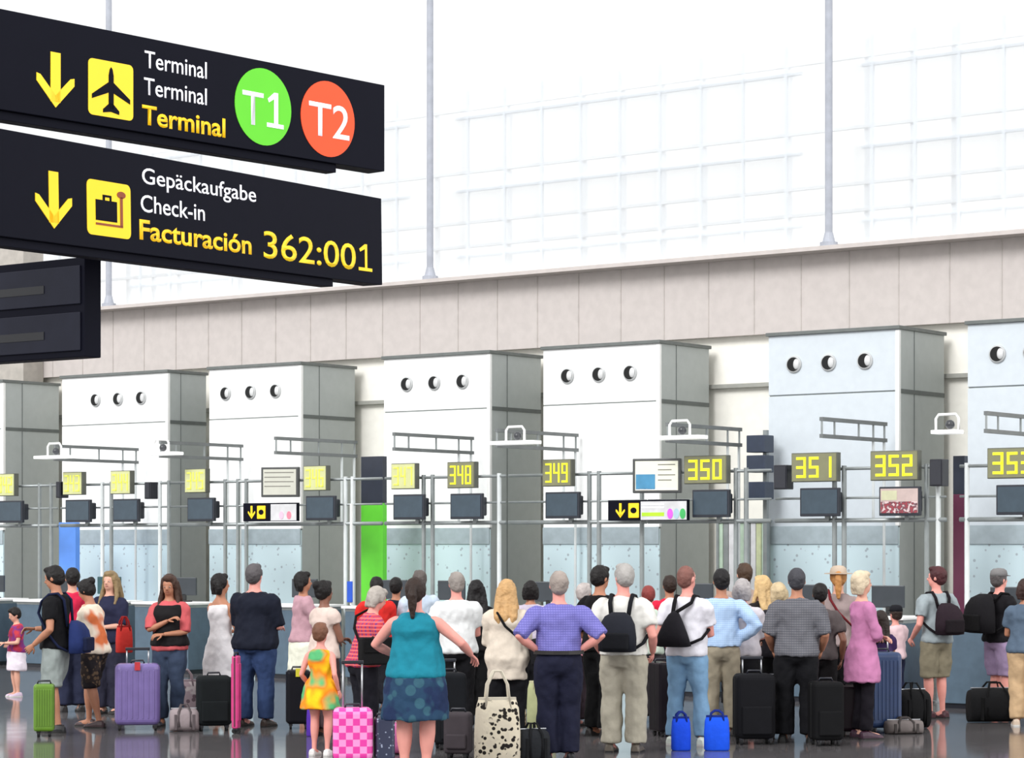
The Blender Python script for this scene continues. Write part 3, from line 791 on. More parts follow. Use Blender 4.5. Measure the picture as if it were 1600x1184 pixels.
    part('body', me, [M(sk, rough=.55, var=.04), M((225, 222, 216), rough=.3), M((40, 28, 22), rough=.3), M(tuple(int(c*.78) for c in (sk[0], sk[1]*.8, sk[2]*.85)), rough=.5)], o)
    # clothes ---------------------------------------------------------------
    def garment(name, bm, c, pat, vox=.0165, disp=.016, sm=3):
        S_(bm); me_ = remeshed(bm, vox, sm, disp, 9, seed)
        m_ = cloth(c, **pat) if pat else cloth(c)
        return part(name, me_, m_, o)
    dress = bottom == 'dress'
    sl = {'none': 0, 'cap': .35, 'short': .7, 'elbow': 1.0, 'long': 2}[sleeve]
    hz = hem if (hem is not None and dress) else None
    def skirt(bm, z1, z0, flare, off=.014):
        rings = []
        for k in range(6):
            t = k/5; z = z1+(z0-z1)*t
            rx = (.085+.022*min(1, t*3)+flare*t)*st+off*min(1, .5+t*3); ry = (.063+.020*min(1, t*3)+flare*t)*st+off*min(1, .5+t*3)
            rings.append([T(p) if z > .5 else p for p in ell_ring(V((0, 0, z)), V((rx, 0, 0)), V((0, ry, 0)), 18)])
        ring_loft(bm, rings[::-1])
    bm = BM()
    if dress:
        torso(bm, .011, .56, .825 if not neckline else .79, .0); skirt(bm, .60, hem or .28, .03 if not child else .04)
    else:
        torso(bm, .012, hem if (hem and bottom not in ('skirt', 'shorts')) else (.50 if not belt else .575), .832, .012)
    if sl: arm(bm, .011, sl, 1 if sl < 2 else .6)
    garment('dress' if dress else 'shirt', bm, top, top_pat)
    if vest:
        bm = BM(); torso(bm, .022, .53, .80, .012); garment('vest', bm, vest, None)
    if not dress:
        bm = BM()
        if bottom == 'skirt': skirt(bm, .585, hem or .28, .02); nm = 'skirt'
        else:
            torso(bm, .011, .455, .60, 0); ellipsoid(bm, (0, -.004, .462), (.055*st, .05*st, .03), None, 12)
            zend = {'trousers': .04, 'jeans': .04, 'shorts': .27, 'capri': .15, 'mini': .38}[bottom]
            leg(bm, .009, .52, zend, {'trousers': 1.0, 'jeans': .82, 'shorts': 1.15, 'capri': .9, 'mini': 1.1}[bottom])
            nm = 'shorts' if bottom in ('shorts', 'mini') else 'trousers'
        garment(nm, bm, bot, bot_pat)
        if belt:
            bm = BM(); ring_loft(bm, [[T(p) for p in ell_ring(V((0, 0, z)), V((.092*st+.028, 0, 0)), V((0, .068*st+.032, 0)), 20)] for z in (.570, .590)]); S_(bm)
            part('belt', bm, M((24, 20, 18), rough=.5), o)
    if leggings:
        bm = BM(); torso(bm, .004, .455, .56, 0); leg(bm, .006, .52, .04, .8); garment('trousers', bm, leggings, None)
    # shoes
    for sd, hip, kn, ank in legs:
        bm = BM(); c = V((ank.x, ank.y, 0)); rr = []
        for y, w_, h_ in ((-.045, .016, .036), (-.035, .024, .050), (0, .026, .055), (.035, .026, .042), (.07, .030, .032), (.095, .026, .026), (.108, .014, .016)):
            rr.append([c+V((x*w_+.006*sd, y, max(0, z*h_))) for x, z in ((-1, 0), (-1, .45), (-.75, .85), (-.25, 1), (.25, 1), (.75, .85), (1, .45), (1, 0))])
        ring_loft(bm, rr); S_(bm)
        so_ = part('shoe', bm, M(shoe, rough=.5), o, smooth=False)
        bm = BM(); rr = []
        for y, w_ in ((-.047, .017), (-.03, .026), (.03, .028), (.07, .032), (.1, .026), (.111, .014)):
            rr.append([c+V((x*w_+.006*sd, y, z)) for x, z in ((-1, 0), (1, 0), (1, .010), (-1, .010))])
        ring_loft(bm, rr); S_(bm); part('sole', bm, M((200, 198, 194) if sum(shoe) > 300 else (30, 28, 28), rough=.7), so_)
    # hair -----------------------------------------------------------------
    if hair != 'bald':
        bm = BM()
        thin = .004 if hair in ('buzz', 'thin') else .008
        ellipsoid(bm, TH((0, -.014, .946)), ((.044+thin)*hs, (.052+thin)*hs, (.056+thin)*hs), Rm, 20)
        ellipsoid(bm, TH((0, -.024, .920)), ((.038+thin)*hs, (.038+thin)*hs, .042*hs), Rm, 16)
        if hair in ('short', 'man'):
            ellipsoid(bm, TH((0, .022, .988)), (.034*hs, .030*hs, .020*hs), Rm, 12)
            for sd in (-1, 1): ellipsoid(bm, TH((.040*sd, .004, .950)), (.010*hs, .024*hs, .026*hs), Rm, 10)
        if hair in ('bob', 'long', 'bun', 'pony'):
            ellipsoid(bm, TH((0, .020, .985)), (.038*hs, .032*hs, .022*hs), Rm, 12)
            for sd in (-1, 1): ellipsoid(bm, TH((.042*sd, .0, .945)), (.013*hs, .030*hs, .040*hs), Rm, 10)
        if hair == 'bob':
            for sd in (-1, 0, 1): tube(bm, [TH((.030*sd, -.030, .95)), TH((.040*sd, -.030, .90)), TH((.036*sd, -.030, .862))], [.03, .027, .018], 10)
        if hair == 'long':
            for sd in (-1, 0, 1):
                tube(bm, [TH((.028*sd, -.030, .95)), TH((.040*sd, -.040, .89)), T((.050*sd, -.058, .83)), T((.050*sd, -.075, .77)), T((.035*sd, -.080, .73))], [.032, .030, .026, .024, .012], 10)
                if sd: tube(bm, [TH((.040*sd, -.005, .95)), TH((.046*sd, .0, .90)), T((.060*sd, .012, .83)), T((.064*sd, .050, .77))], [.02, .018, .017, .010], 8)
        if hair == 'bun': sphere(bm, TH((0, -.062, .975)), .030*hs)
        if hair == 'pony':
            sphere(bm, TH((0, -.066, .960)), .018*hs)
            tube(bm, [TH((0, -.068, .96)), TH((0, -.090, .92)), TH((0, -.085, .86)), T((0, -.085, .80))], [.016, .024, .022, .010], 10)
        if hair == 'braids':
            ellipsoid(bm, TH((0, .020, .985)), (.036*hs, .030*hs, .022*hs), Rm, 12)
            for sd in (-1, 1): tube(bm, [TH((.04*sd, -.01, .95)), TH((.052*sd, -.01, .90)), TH((.05*sd, .0, .85))], [.015, .014, .008], 8)
        S_(bm); mh = remeshed(bm, .011, 2, .004, 30, seed)
        part('hair', mh, mat('hair_%d_%d_%d' % hairc, hairc, rough=.6, bump=.8, var=.12, spec=.3), o)
    if hat:
        bm = BM(); rings = []
        for z, r_ in ((.955, 1.08), (.975, 1.06), (.995, .95), (1.008, .65), (1.012, .2)):
            rings.append([TH(p)*H for p in ell_ring(V((0, -.008, z)), V((.050*r_, 0, 0)), V((0, .060*r_, 0)), 20)])
        ring_loft(bm, rings); ho = part('hat', bm, cloth(hat[1]), o, smooth=True)
        bm = BM()
        if hat[0] == 'cap':
            rings = []
            for t in (0, .5, 1):
                rings.append([TH((x*(.040-.012*t), .045+.045*t-.018*abs(x)**2*(1 if t else .6), .962-.006*t+z))*H for x, z in ((-1, 0), (-.5, 0), (0, 0), (.5, 0), (1, 0), (1, .004), (.5, .004), (0, .004), (-.5, .004), (-1, .004))])
            ring_loft(bm, rings)
        else:
            ring_loft(bm, [[TH(p)*H for p in ell_ring(V((0, -.005, z)), V((r_, 0, 0)), V((0, r_*1.1, 0)), 24)] for z, r_ in ((.958, .088), (.963, .088), (.966, .05))])
        part('brim', bm, cloth(hat[1]), ho)
    o['_h'] = H
    return o, H, T, st

def worn_bag(pr, kind, c, label, size=1.0, drop=.0, cat='backpack', side=0):
    """bag carried by a person; its own thing, standing in the person's frame"""
    o, H, T, st = pr
    t = thing('backpack' if kind in ('backpack', 'sling') else 'shoulder_bag', label, cat, (0, 0, 0), 0)
    b0 = Vector(T((0, 0, .60)))
    yb = -(.071*st+.030)
    R = rotz(o.rotation_euler.z)
    base = (.58-drop)*H
    t.location = o.location+R@Vector((0, 0, base)); t.rotation_euler = o.rotation_euler
    off = Vector((0, 0, base))
    m1 = cloth(c); m2 = cloth(tuple(max(8, int(x*.6)) for x in c))
    if kind in ('backpack', 'sling'):
        w = .095*size; h = .20*size; d = .050*size
        bm = BM(); rings = []
        for z, a, b in ((0, .75, .7), (.03, 1, 1), (.35, 1.02, 1.05), (.7, .92, .9), (.9, .7, .65), (1, .35, .3)):
            if kind == 'sling': a = a*(1.1-.75*z)
            zz = .585-drop+z*h
            c_ = T((side, 0, zz))
            rings.append([c_+Vector((math.copysign(abs(math.cos(q))**.6, math.cos(q))*w*a, yb-d*b+math.copysign(abs(math.sin(q))**.6, math.sin(q))*d*b, 0)) for q in [2*PI*i/20 for i in range(20)]])
        ring_loft(bm, rings)
        for v in bm.verts: v.co = v.co*H-off
        part('bag_body', bm, m1, t, smooth=True)
        if kind == 'backpack':
            bm = BM(); box(bm, -w*.7, w*.7, yb-d*2-.022, yb-d*2+.012, 0, h*.42, .01)
            for v in bm.verts: v.co = (v.co+T((side, 0, .60-drop)))*H-off
            part('front_pocket', bm, m2, t)
        for sd in (-1, 1):
            xs = .055*sd if kind == 'backpack' else .05*sd
            y1 = .060*st+.024
            pts = [T((side+xs*(.8 if kind == 'backpack' else .15), yb+(.012 if kind == 'backpack' else -d*.6), .585-drop+h*(.82 if kind == 'backpack' else .95))), T((xs, yb+.028, .80)), T((xs*1.05, -.035, .838+ (st-1)*.02)), T((xs*1.1, .022, .832+(st-1)*.02)), T((xs*1.1, .060*st+.010, .79)), T((xs*1.3, .068*st+.017, .72)), T((.122*st*sd, .01, .66-drop*.5)), T((.105*st*sd, yb+.045, .63-drop)), T((side+w*.8*sd, yb-.005, .60-drop))]
            bm = BM(); tube(bm, [p*H-off for p in pts], .012*H, 8, flat=.7); part('strap', bm, m2, t, smooth=True)
    else:
        xs = side; sd = 1 if side > 0 else -1
        w = .085*size; h = .13*size; d = .030*size
        cx = sd*(.145*st+.03); z0 = .48-drop
        bm = BM(); box(bm, cx-d, cx+d, -w, w, z0, z0+h, .012)
        for v in bm.verts: v.co = v.co*H-off
        part('bag_body', bm, m1, t)
        bm = BM(); box(bm, cx+sd*d, cx+sd*(d+.006), -w*.9, w*.9, z0+h*.45, z0+h*.98, .003)
        for v in bm.verts: v.co = v.co*H-off
        part('flap', bm, m2, t)
        # strap over the other shoulder, across the back
        pts = [Vector((cx, -.02, z0+h)), T((sd*.10*st, -.055*st-.03, .62)), T((0, -.066*st-.032, .72)), T((-sd*.05, -.060*st-.02, .80)), T((-sd*.062, -.01, .856)), T((-sd*.045, .06*st+.02, .80)), T((0, .066*st+.03, .72)), T((sd*.10*st, .06*st+.03, .62)), Vector((cx, .03, z0+h))]
        bm = BM(); tube(bm, [p*H-off for p in pts], .0085*H, 6); part('strap', bm, m2, t, smooth=True)
    return t

# ------------------------------------------------------------------ luggage
def suitcase(px, base, wpx, hpx, yaw, c, label, d=.26, pat=None, handle=0, ribs=True, tilt=0, tag_=None, group=None, soft=False):
    g = ground(px, base); s = g.y/F; w = wpx*s; h = hpx*s
    o = thing('suitcase', label, 'suitcase', g, math.radians(yaw), group)
    m = M(c, rough=.3 if not soft else .8, spec=.5 if not soft and sum(c) > 90 else .15, **(pat or {})) if not pat else mat('case_%d_%s' % (c[0], label[:12]), c, rough=.35, **pat)
    zb = .055
    bm = BM(); box(bm, -w/2, w/2, -d/2, d/2, zb, h, min(.06, w*.15), seg=4)
    part('shell', bm, m, o, smooth=False)
    if ribs:
        n = 7
        for i in range(n):
            x = -w*.36+w*.72*i/(n-1); bm = BM()
            for sy in (-1, 1): box(bm, x-.008, x+.008, sy*d/2-.006, sy*d/2+.006, zb+h*.10, h-h*.10, .004)
            part('rib', bm, m, o)
    bm = BM(); box(bm, -w/2-.003, w/2+.003, -.010, .010, zb+.02, h-.02, .004); part('zip_band', bm, M(tuple(int(x*.45) for x in c), rough=.6), o)
    if soft:
        bm = BM(); box(bm, -w*.38, w*.38, -d/2-.03, -d/2+.01, zb+.05, h*.55, .015); part('front_pocket', bm, m, o)
    for sx in (-1, 1):
        for sy in (-1, 1):
            bm = BM(); tube(bm, [(sx*(w/2-.05)-.012, sy*(d/2-.05), .028), (sx*(w/2-.05)+.012, sy*(d/2-.05), .028)], .028, 14)
            wo = part('wheel', bm, rubber, o)
            bm = BM(); box(bm, sx*(w/2-.05)-.02, sx*(w/2-.05)+.02, sy*(d/2-.05)-.015, sy*(d/2-.05)+.015, .035, zb+.02, .004); part('wheel_housing', bm, black_pl, wo)
    bm = BM(); tube(bm, [(-.07, 0, h-.005), (-.06, 0, h+.03), (.06, 0, h+.03), (.07, 0, h-.005)], .010, 8); part('carry_handle', bm, black_pl, o, smooth=True)
    if handle:
        hh = handle*s
        for sx in (-1, 1):
            bm = BM(); cyl(bm, (sx*w*.24, d/2-.05, h-.05), (sx*w*.24, d/2-.05, h+hh), .009, 8); part('handle_rod', bm, metal, o, smooth=True)
        bm = BM(); box(bm, -w*.24-.015, w*.24+.015, d/2-.065, d/2-.035, h+hh-.015, h+hh+.015, .006); part('grip', bm, black_pl, o)
    if tag_:
        bm = BM(); box(bm, -.03, .03, -d/2-.02, -d/2-.015, h-.07, h+.02, .002); part('luggage_tag', bm, M(tag_, rough=.6), o)
    return o
def duffel(px, base, wpx, hpx, yaw, c, label, d=.32):
    g = ground(px, base); s = g.y/F; w = wpx*s; h = hpx*s
    o = thing('duffel_bag', label, 'bag', g, math.radians(yaw))
    m1 = cloth(c); m2 = cloth(tuple(max(6, int(x*.6)) for x in c))
    bm = BM(); rings = []
    for t, k in ((-.5, .55), (-.47, .85), (-.35, 1), (0, 1.03), (.35, 1), (.47, .85), (.5, .55)):
        rings.append([Vector((t*w, math.copysign(abs(math.cos(q))**.7, math.cos(q))*d/2*k, h/2+math.copysign(abs(math.sin(q))**.7, math.sin(q))*h/2*(k if math.sin(q) > 0 else 1)*.98)) for q in [2*PI*i/20 for i in range(20)]])
    ring_loft(bm, rings); part('bag_body', bm, m1, o, smooth=True)
    for sy in (-1, 1):
        bm = BM(); tube(bm, [(-w*.2, sy*d*.5, h*.2), (-w*.2, sy*d*.46, h*.85), (-w*.1, sy*d*.15, h*1.15), (w*.1, sy*d*.15, h*1.15), (w*.2, sy*d*.46, h*.85), (w*.2, sy*d*.5, h*.2)], .014, 8, flat=.6); part('handle', bm, m2, o, smooth=True)
    for sx in (-1, 1):
        bm = BM(); box(bm, sx*w*.3-.015, sx*w*.3+.015, -d*.53, d*.53, h*.08, h*.75, .004); part('strap', bm, m2, o)
    bm = BM(); tube(bm, [(-w*.45, 0, h*.99), (w*.45, 0, h*.99)], .008, 6); part('zip', bm, metal, o)
    return o
def tote(px, base, wpx, hpx, yaw, c, label, pat=None, hpx2=30, hc=None, d=.16, name='tote_bag', soft=.9, z0=0):
    g = ground(px, base); s = g.y/F; w = wpx*s; h = hpx*s
    g.z = z0
    o = thing(name, label, 'bag', g, math.radians(yaw))
    m1 = cloth(c, **(pat or {}))
    bm = BM(); rings = []
    for t, kx, ky in ((0, .9, .9), (.04, 1, 1), (.5, 1.0, .95), (.85, .94, .7), (1, .9*soft, .5)):
        rings.append([Vector((math.copysign(abs(math.cos(q))**.5, math.cos(q))*w/2*kx, math.copysign(abs(math.sin(q))**.6, math.sin(q))*d/2*ky, h*t)) for q in [2*PI*i/24 for i in range(24)]])
    ring_loft(bm, rings); part('bag_body', bm, m1, o, smooth=True)
    hh = hpx2*s
    for sy in (-1, 1):
        bm = BM(); tube(bm, [(-w*.28, sy*d*.3, h*.8), (-w*.22, sy*d*.27, h+hh*.5), (-w*.08, sy*d*.2, h+hh), (w*.08, sy*d*.2, h+hh), (w*.22, sy*d*.27, h+hh*.5), (w*.28, sy*d*.3, h*.8)], .011, 8, flat=.6); part('handle', bm, cloth(hc or c), o, smooth=True)
    bm = BM(); ring_loft(bm, [[Vector((math.copysign(abs(math.cos(q))**.5, math.cos(q))*(w/2*.9*soft+.004), math.copysign(abs(math.sin(q))**.6, math.sin(q))*(d/2*.5+.004), z)) for q in [2*PI*i/24 for i in range(24)]] for z in (h-.02, h+.004)]); part('rim', bm, cloth(hc or c), o)
    return o

# ------------------------------------------------------------------ the crowd, left to right
GREYH = (150, 146, 142); BLK = (22, 18, 18); DBR = (48, 34, 28); BR = (92, 66, 46); BLO = (196, 160, 112); WHT = (196, 192, 186)
P_ = person
P_(26, 952, 1088, 120, 'dark-haired child in red and purple top and white skirt at far left', 'light', child=True, top=(150, 40, 60), bottom='skirt', bot=(225, 215, 225), hem=.30, hair='short', hairc=BLK, arms=('front', 'belly'), headpitch=20, sleeve='short', top_pat=dict(pat='rainbow', c2=(110, 50, 120), c3=(190, 60, 70), scale=6), shoe=(200, 180, 200))
p1 = P_(88, 885, 1143, 78, 'man in black t-shirt and light grey shorts facing left, far left', 'tan', top=(14, 14, 18), bottom='shorts', bot=(140, 148, 146), hair='short', hairc=BLK, arms=('slightbend', 'front'), headpitch=14, stance=.09, stride=.05, shoe=(26, 26, 30), hem=.46, sleeve='short')
worn_bag(p1, 'backpack', (30, 44, 92), 'navy blue backpack worn by the man in black t-shirt', 1.0, .11)
P_(113, 888, 1112, 20, 'person in bright pink-red shirt behind the man in black t-shirt', 'light', top=(214, 42, 78), bot=(40, 44, 66), hair='short', hairc=BLK, arms=('belly', 'belly'), sleeve='short')
p3 = P_(147, 905, 1136, 70, 'dark-haired woman in cream top and dark patterned shorts holding a green bag', 'tan', fem=True, top=(226, 212, 190), top_pat=dict(pat='rainbow', c2=(228, 214, 196), c3=(205, 110, 66), scale=5), bottom='shorts', bot=(46, 38, 36), bot_pat=dict(pat='print', c2=(96, 78, 62), c3=(30, 26, 30), scale=22), hair='bun', hairc=BLK, arms=('front', 'belly'), lean=6, headpitch=18, stride=.07, shoe=(60, 40, 44))
P_(172, 893, 1115, 160, 'woman with light brown hair in navy top behind the cream-topped woman', 'light', fem=True, top=(36, 38, 62), bot=(40, 40, 56), hair='long', hairc=(140, 118, 84), arms=('belly', 'front'), sleeve='elbow')
p5 = P_(265, 898, 1134, 172, 'long-haired woman in pink top and black waistcoat facing the camera in jeans', 'tan', fem=True, top=(200, 92, 96), bottom='jeans', bot=(58, 70, 92), hair='long', hairc=(66, 44, 34), arms=('belly', 'chest'), vest=(24, 22, 24), sleeve='elbow', headpitch=12, shoe=(60, 60, 70))
p6 = P_(345, 897, 1128, -40, 'dark-haired woman in long sleeveless white dress seen from behind', 'tan', fem=True, stout=.95, top=(236, 232, 234), bottom='dress', hem=.24, sleeve='none', hair='bob', hairc=BLK, arms=('belly', 'front'), neckline=True, shoe=(190, 180, 170), headyaw=-20)
p7 = P_(398, 882, 1135, -22, 'broad man in dark navy shirt and blue jeans with grey hair', 'pink', stout=1.32, top=(22, 26, 40), bottom='jeans', bot=(48, 66, 104), hair='short', hairc=(86, 82, 84), arms=('belly', 'front'), sleeve='elbow', hem=.48, shoe=(50, 36, 30), stance=.075)
p8 = P_(474, 894, 1112, -75, 'dark-haired woman in pinkish top and white skirt facing right', 'tan', fem=True, top=(190, 150, 160), bottom='skirt', bot=(232, 232, 214), hem=.28, hair='bob', hairc=BLK, arms=('belly', 'chest'), shoe=(90, 60, 60))
p9 = P_(507, 908, 1150, -50, 'dark-haired woman in cream cap-sleeved blouse behind the child in rainbow dress', 'brown', fem=True, top=(216, 196, 186), bottom='trousers', bot=(62, 46, 48), hair='bun', hairc=BLK, arms=('front', 'belly'), sleeve='cap', shoe=(50, 40, 40))
p10 = P_(501, 978, 1180, -20, 'small child in yellow, orange and green dress with bare legs', 'pink', child=True, fem=True, top=(238, 196, 30), top_pat=dict(pat='rainbow', c2=(236, 130, 30), c3=(86, 170, 110), scale=5), bottom='dress', hem=.36, sleeve='none', hair='short', hairc=(120, 80, 60), arms=('slightbend', 'down'), shoe=(228, 224, 222))
p11b = P_(588, 902, 1110, 10, 'black-haired person in bright red shirt behind the grey-haired woman', 'tan', top=(214, 44, 40), bot=(30, 30, 36), hair='short', hairc=BLK, arms=('belly', 'belly'))
p11 = P_(568, 915, 1168, -62, 'grey-haired woman in red and purple plaid shirt leaning forward to the right', 'pink', fem=True, stout=1.1, top=(196, 62, 72), top_pat=dict(pat='plaid', c2=(120, 60, 120), c3=(220, 110, 110), scale=9), bot=(26, 26, 34), hair='bob', hairc=(176, 168, 160), arms=('front', 'belly'), lean=12, headpitch=10, sleeve='elbow', shoe=(30, 30, 30))
worn_bag(p11, 'shoulder', (18, 18, 20), 'black shoulder bag of the grey-haired woman in plaid', 1.3, -.04, 'bag', .1)
P_(619, 903, 1105, -10, 'dark-haired person in dark top between the red shirt and the teal top', 'tan', top=(28, 34, 48), bot=(24, 24, 30), hair='short', hairc=BLK, arms=('belly', 'belly'))
P_(655, 892, 1108, 20, 'grey-haired person in pale blue shirt behind the woman in teal', 'pink', top=(196, 210, 226), bot=(60, 60, 70), hair='short', hairc=(96, 88, 84), arms=('belly', 'belly'))
p14 = P_(649, 904, 1213, -8, 'heavy woman in sleeveless teal top and dark blue skirt reaching out to the right', 'pink', fem=True, stout=1.28, top=(28, 126, 146), bottom='skirt', bot=(36, 62, 88), bot_pat=dict(pat='print', c2=(52, 88, 104), c3=(30, 44, 76), scale=9), hem=.29, sleeve='none', hair='pony', hairc=DBR, arms=(((.10, .13, .60), (1, -.4, 0)), ((.25, .14, .61), (.8, -.5, -.5))), shoe=(60, 44, 44), shoulders=.96)
p15 = P_(713, 895, 1146, 14, 'white-haired man in white short-sleeved shirt and black trousers', 'pink', stout=1.18, top=(224, 226, 226), bot=(18, 18, 22), hair='short', hairc=(150, 142, 136), arms=('slightbend', 'front'), hem=.50, shoe=(20, 20, 20))
P_(744, 907, 1128, 10, 'black-haired woman in black right of the white-shirted man', 'tan', fem=True, top=(16, 14, 16), bot=(14, 14, 16), hair='long', hairc=(16, 12, 14), arms=('belly', 'belly'), sleeve='long')
p16 = P_(792, 906, 1160, -6, 'blonde woman in long cream cardigan with a black diagonal strap', 'light', fem=True, stout=1.12, top=(218, 206, 190), bot=(18, 18, 22), hair='long', hairc=(206, 164, 112), arms=('belly', 'belly'), sleeve='long', hem=.39, shoe=(30, 30, 34))
worn_bag(p16, 'shoulder', (20, 20, 24), 'black cross-body bag of the blonde woman in cream cardigan', 1.2, .0, 'bag', .1)
P_(829, 908, 1118, 0, 'black-haired person in pale top between the cardigan and the purple shirt', 'tan', top=(190, 180, 196), bot=(30, 30, 34), hair='bob', hairc=BLK, arms=('belly', 'belly'), fem=True)
p18 = P_(873, 894, 1190, 6, 'grey-haired man in purple-blue checked shirt and dark navy trousers, hands at waist', 'pink', stout=1.16, top=(112, 108, 176), top_pat=dict(pat='plaid', c2=(126, 122, 190), c3=(100, 98, 164), scale=14), bot=(26, 28, 48), hair='man', hairc=(158, 146, 138), arms=('hip', 'hip'), belt=True, shoe=(20, 20, 24), sleeve='elbow')
P_(913, 912, 1135, -30, 'grey-haired person in dusty pink shirt right of the purple-shirted man', 'pink', top=(196, 134, 146), bot=(40, 30, 36), hair='short', hairc=(190, 180, 176), arms=('belly', 'front'), fem=True)
p20 = P_(937, 885, 1150, -48, 'black-haired man dressed in black, facing right behind the backpack man', 'tan', stout=1.0, top=(16, 14, 16), bot=(12, 12, 14), hair='short', hairc=BLK, arms=('slightbend', 'front'), sleeve='elbow', headpitch=8)
p21 = P_(974, 882, 1175, -14, 'grey-haired man in white shirt and beige trousers with black backpack', 'pink', stout=1.14, top=(222, 220, 214), bot=(172, 166, 150), hair='man', hairc=(168, 164, 160), arms=('slightbend', 'slightbend'), hem=.52, shoe=(96, 88, 78), headyaw=40, stance=.065)
worn_bag(p21, 'backpack', (30, 32, 40), 'black backpack worn by the white-shirted man in beige trousers', 1.05, .045)
P_(1013, 916, 1128, 0, 'red-haired person in pale green top behind the black backpack', 'pink', top=(186, 200, 186), bot=(60, 56, 60), hair='short', hairc=(140, 60, 56), arms=('belly', 'belly'))
P_(1046, 900, 1116, 10, 'dark-haired person in crimson shirt behind the man with the sling bag', 'tan', top=(214, 36, 66), bot=(40, 40, 50), hair='short', hairc=DBR, arms=('belly', 'belly'))
p24 = P_(1074, 885, 1164, -24, 'man with close-cropped reddish hair in white t-shirt and pale blue jeans', 'pink', stout=1.0, top=(224, 222, 230), bottom='jeans', bot=(120, 156, 188), hair='buzz', hairc=(126, 84, 76), arms=('slightbend', 'belly'), hem=.50, shoe=(206, 214, 206), headyaw=-20, stance=.085)
worn_bag(p24, 'sling', (20, 18, 24), 'small black drawstring backpack on the white t-shirt', 1.0, .03, side=-.03)
p25 = P_(1127, 890, 1150, 4, 'dark-haired man in light blue checked shirt and khaki trousers, hands on hips', 'tan', stout=1.0, top=(164, 190, 222), top_pat=dict(pat='plaid', c2=(148, 176, 214), c3=(180, 204, 232), scale=16), bot=(160, 150, 130), hair='short', hairc=(22, 20, 22), arms=('hip', 'hip'), belt=False, hem=.54, shoe=(60, 56, 54), sleeve='long', stance=.07)
P_(1163, 881, 1120, 10, 'tall brown-haired person behind the light blue checked shirt', 'light', top=(170, 150, 140), bot=(30, 26, 26), hair='short', hairc=(74, 54, 40), arms=('belly', 'belly'))
p27 = P_(1160, 905, 1146, -14, 'silver-haired woman in white top and black skirt beside the checked shirt man', 'pink', fem=True, top=(216, 210, 216), bottom='skirt', bot=(16, 16, 20), hem=.2, hair='bob', hairc=(182, 176, 176), arms=('slightbend', 'belly'), sleeve='elbow')
P_(1190, 900, 1131, 40, 'blonde woman in black top, taller of the two blondes', 'light', fem=True, top=(30, 26, 28), bot=(18, 18, 20), hair='long', hairc=(214, 180, 128), arms=('belly', 'belly'))
P_(1216, 911, 1142, 10, 'shorter blonde woman in dark grey top left of the plaid shirt', 'light', fem=True, top=(44, 42, 48), bot=(16, 16, 18), hair='bob', hairc=(206, 184, 146), arms=('belly', 'belly'), sleeve='elbow')
p30 = P_(1245, 889, 1160, -8, 'dark-grey-haired man in grey plaid shirt and black trousers', 'tan', stout=1.12, top=(98, 98, 104), top_pat=dict(pat='plaid', c2=(110, 109, 113), c3=(84, 85, 92), scale=13), bot=(16, 16, 20), hair='short', hairc=(62, 62, 68), arms=('slightbend', 'slightbend'), hem=.50, sleeve='elbow', shoe=(20, 20, 20), stance=.075)
p31 = P_(1281, 912, 1148, 0, 'black-haired person in grey-brown top right of the plaid shirt', 'brown', top=(86, 78, 78), bot=(20, 18, 20), hair='short', hairc=BLK, arms=('down', 'down'))
p32 = P_(1310, 886, 1135, -8, 'woman with ginger ponytail and pale sun hat in grey top', 'light', fem=True, top=(150, 134, 132), bot=(16, 15, 18), hair='pony', hairc=(190, 134, 78), hat=('sun', (186, 168, 150)), arms=('belly', 'slightbend'), sleeve='short', hem=.50)
worn_bag(p32, 'shoulder', (176, 50, 60), 'red shoulder bag of the woman with the ginger ponytail', 1.0, -.10, 'bag', .1)
p33 = P_(1347, 893, 1154, -72, 'fair-haired woman in long pink cardigan reaching the knees', 'light', fem=True, stout=.85, top=(188, 122, 162), leggings=(20, 16, 24), bottom='dress', hem=.34, sleeve='long', hair='bob', hairc=(214, 196, 168), arms=('belly', 'belly'), shoe=(60, 30, 50))
P_(1399, 950, 1108, 30, 'child with black cap and pale pink top behind the navy suitcase', 'pink', child=True, top=(226, 196, 200), bot=(40, 44, 70), hair='short', hairc=DBR, hat=('cap', (24, 24, 30)), arms=('belly', 'belly'))
p34 = P_(1376, 958, 1132, 0, 'dark-haired child in purple top standing behind the navy suitcase', 'tan', child=True, top=(60, 42, 84), bot=(30, 36, 64), hair='long', hairc=(44, 34, 30), arms=('belly', 'belly'), fem=True)
p35 = P_(1463, 886, 1122, 26, 'young man in grey t-shirt and olive shorts with black and maroon backpack', 'pink', stout=.92, top=(150, 160, 164), bottom='shorts', bot=(132, 124, 104), hair='short', hairc=(74, 36, 40), arms=('slightbend', 'slightbend'), headyaw=40, shoe=(70, 30, 40), stance=.05)
worn_bag(p35, 'backpack', (38, 26, 34), 'black and maroon backpack worn by the young man in shorts', 1.05, .03)
p36 = P_(1562, 890, 1116, -62, 'man with grey cap and black jacket facing right near the right edge', 'pink', stout=1.15, top=(20, 18, 22), bot=(150, 130, 160), hair='short', hairc=(90, 84, 84), hat=('cap', (120, 118, 118)), arms=('front', 'belly'), sleeve='long', hem=.50, bottom='shorts')
worn_bag(p36, 'backpack', (16, 14, 18), 'large black rucksack on the man with the grey cap', 1.35, .02)
p37 = P_(1602, 905, 1134, -8, 'dark-haired person in slate-blue shirt and tan trousers cut by the right edge', 'tan', top=(84, 100, 118), bot=(190, 160, 124), hair='bob', hairc=(60, 40, 36), arms=('belly', 'slightbend'), fem=True, shoe=(200, 180, 160))
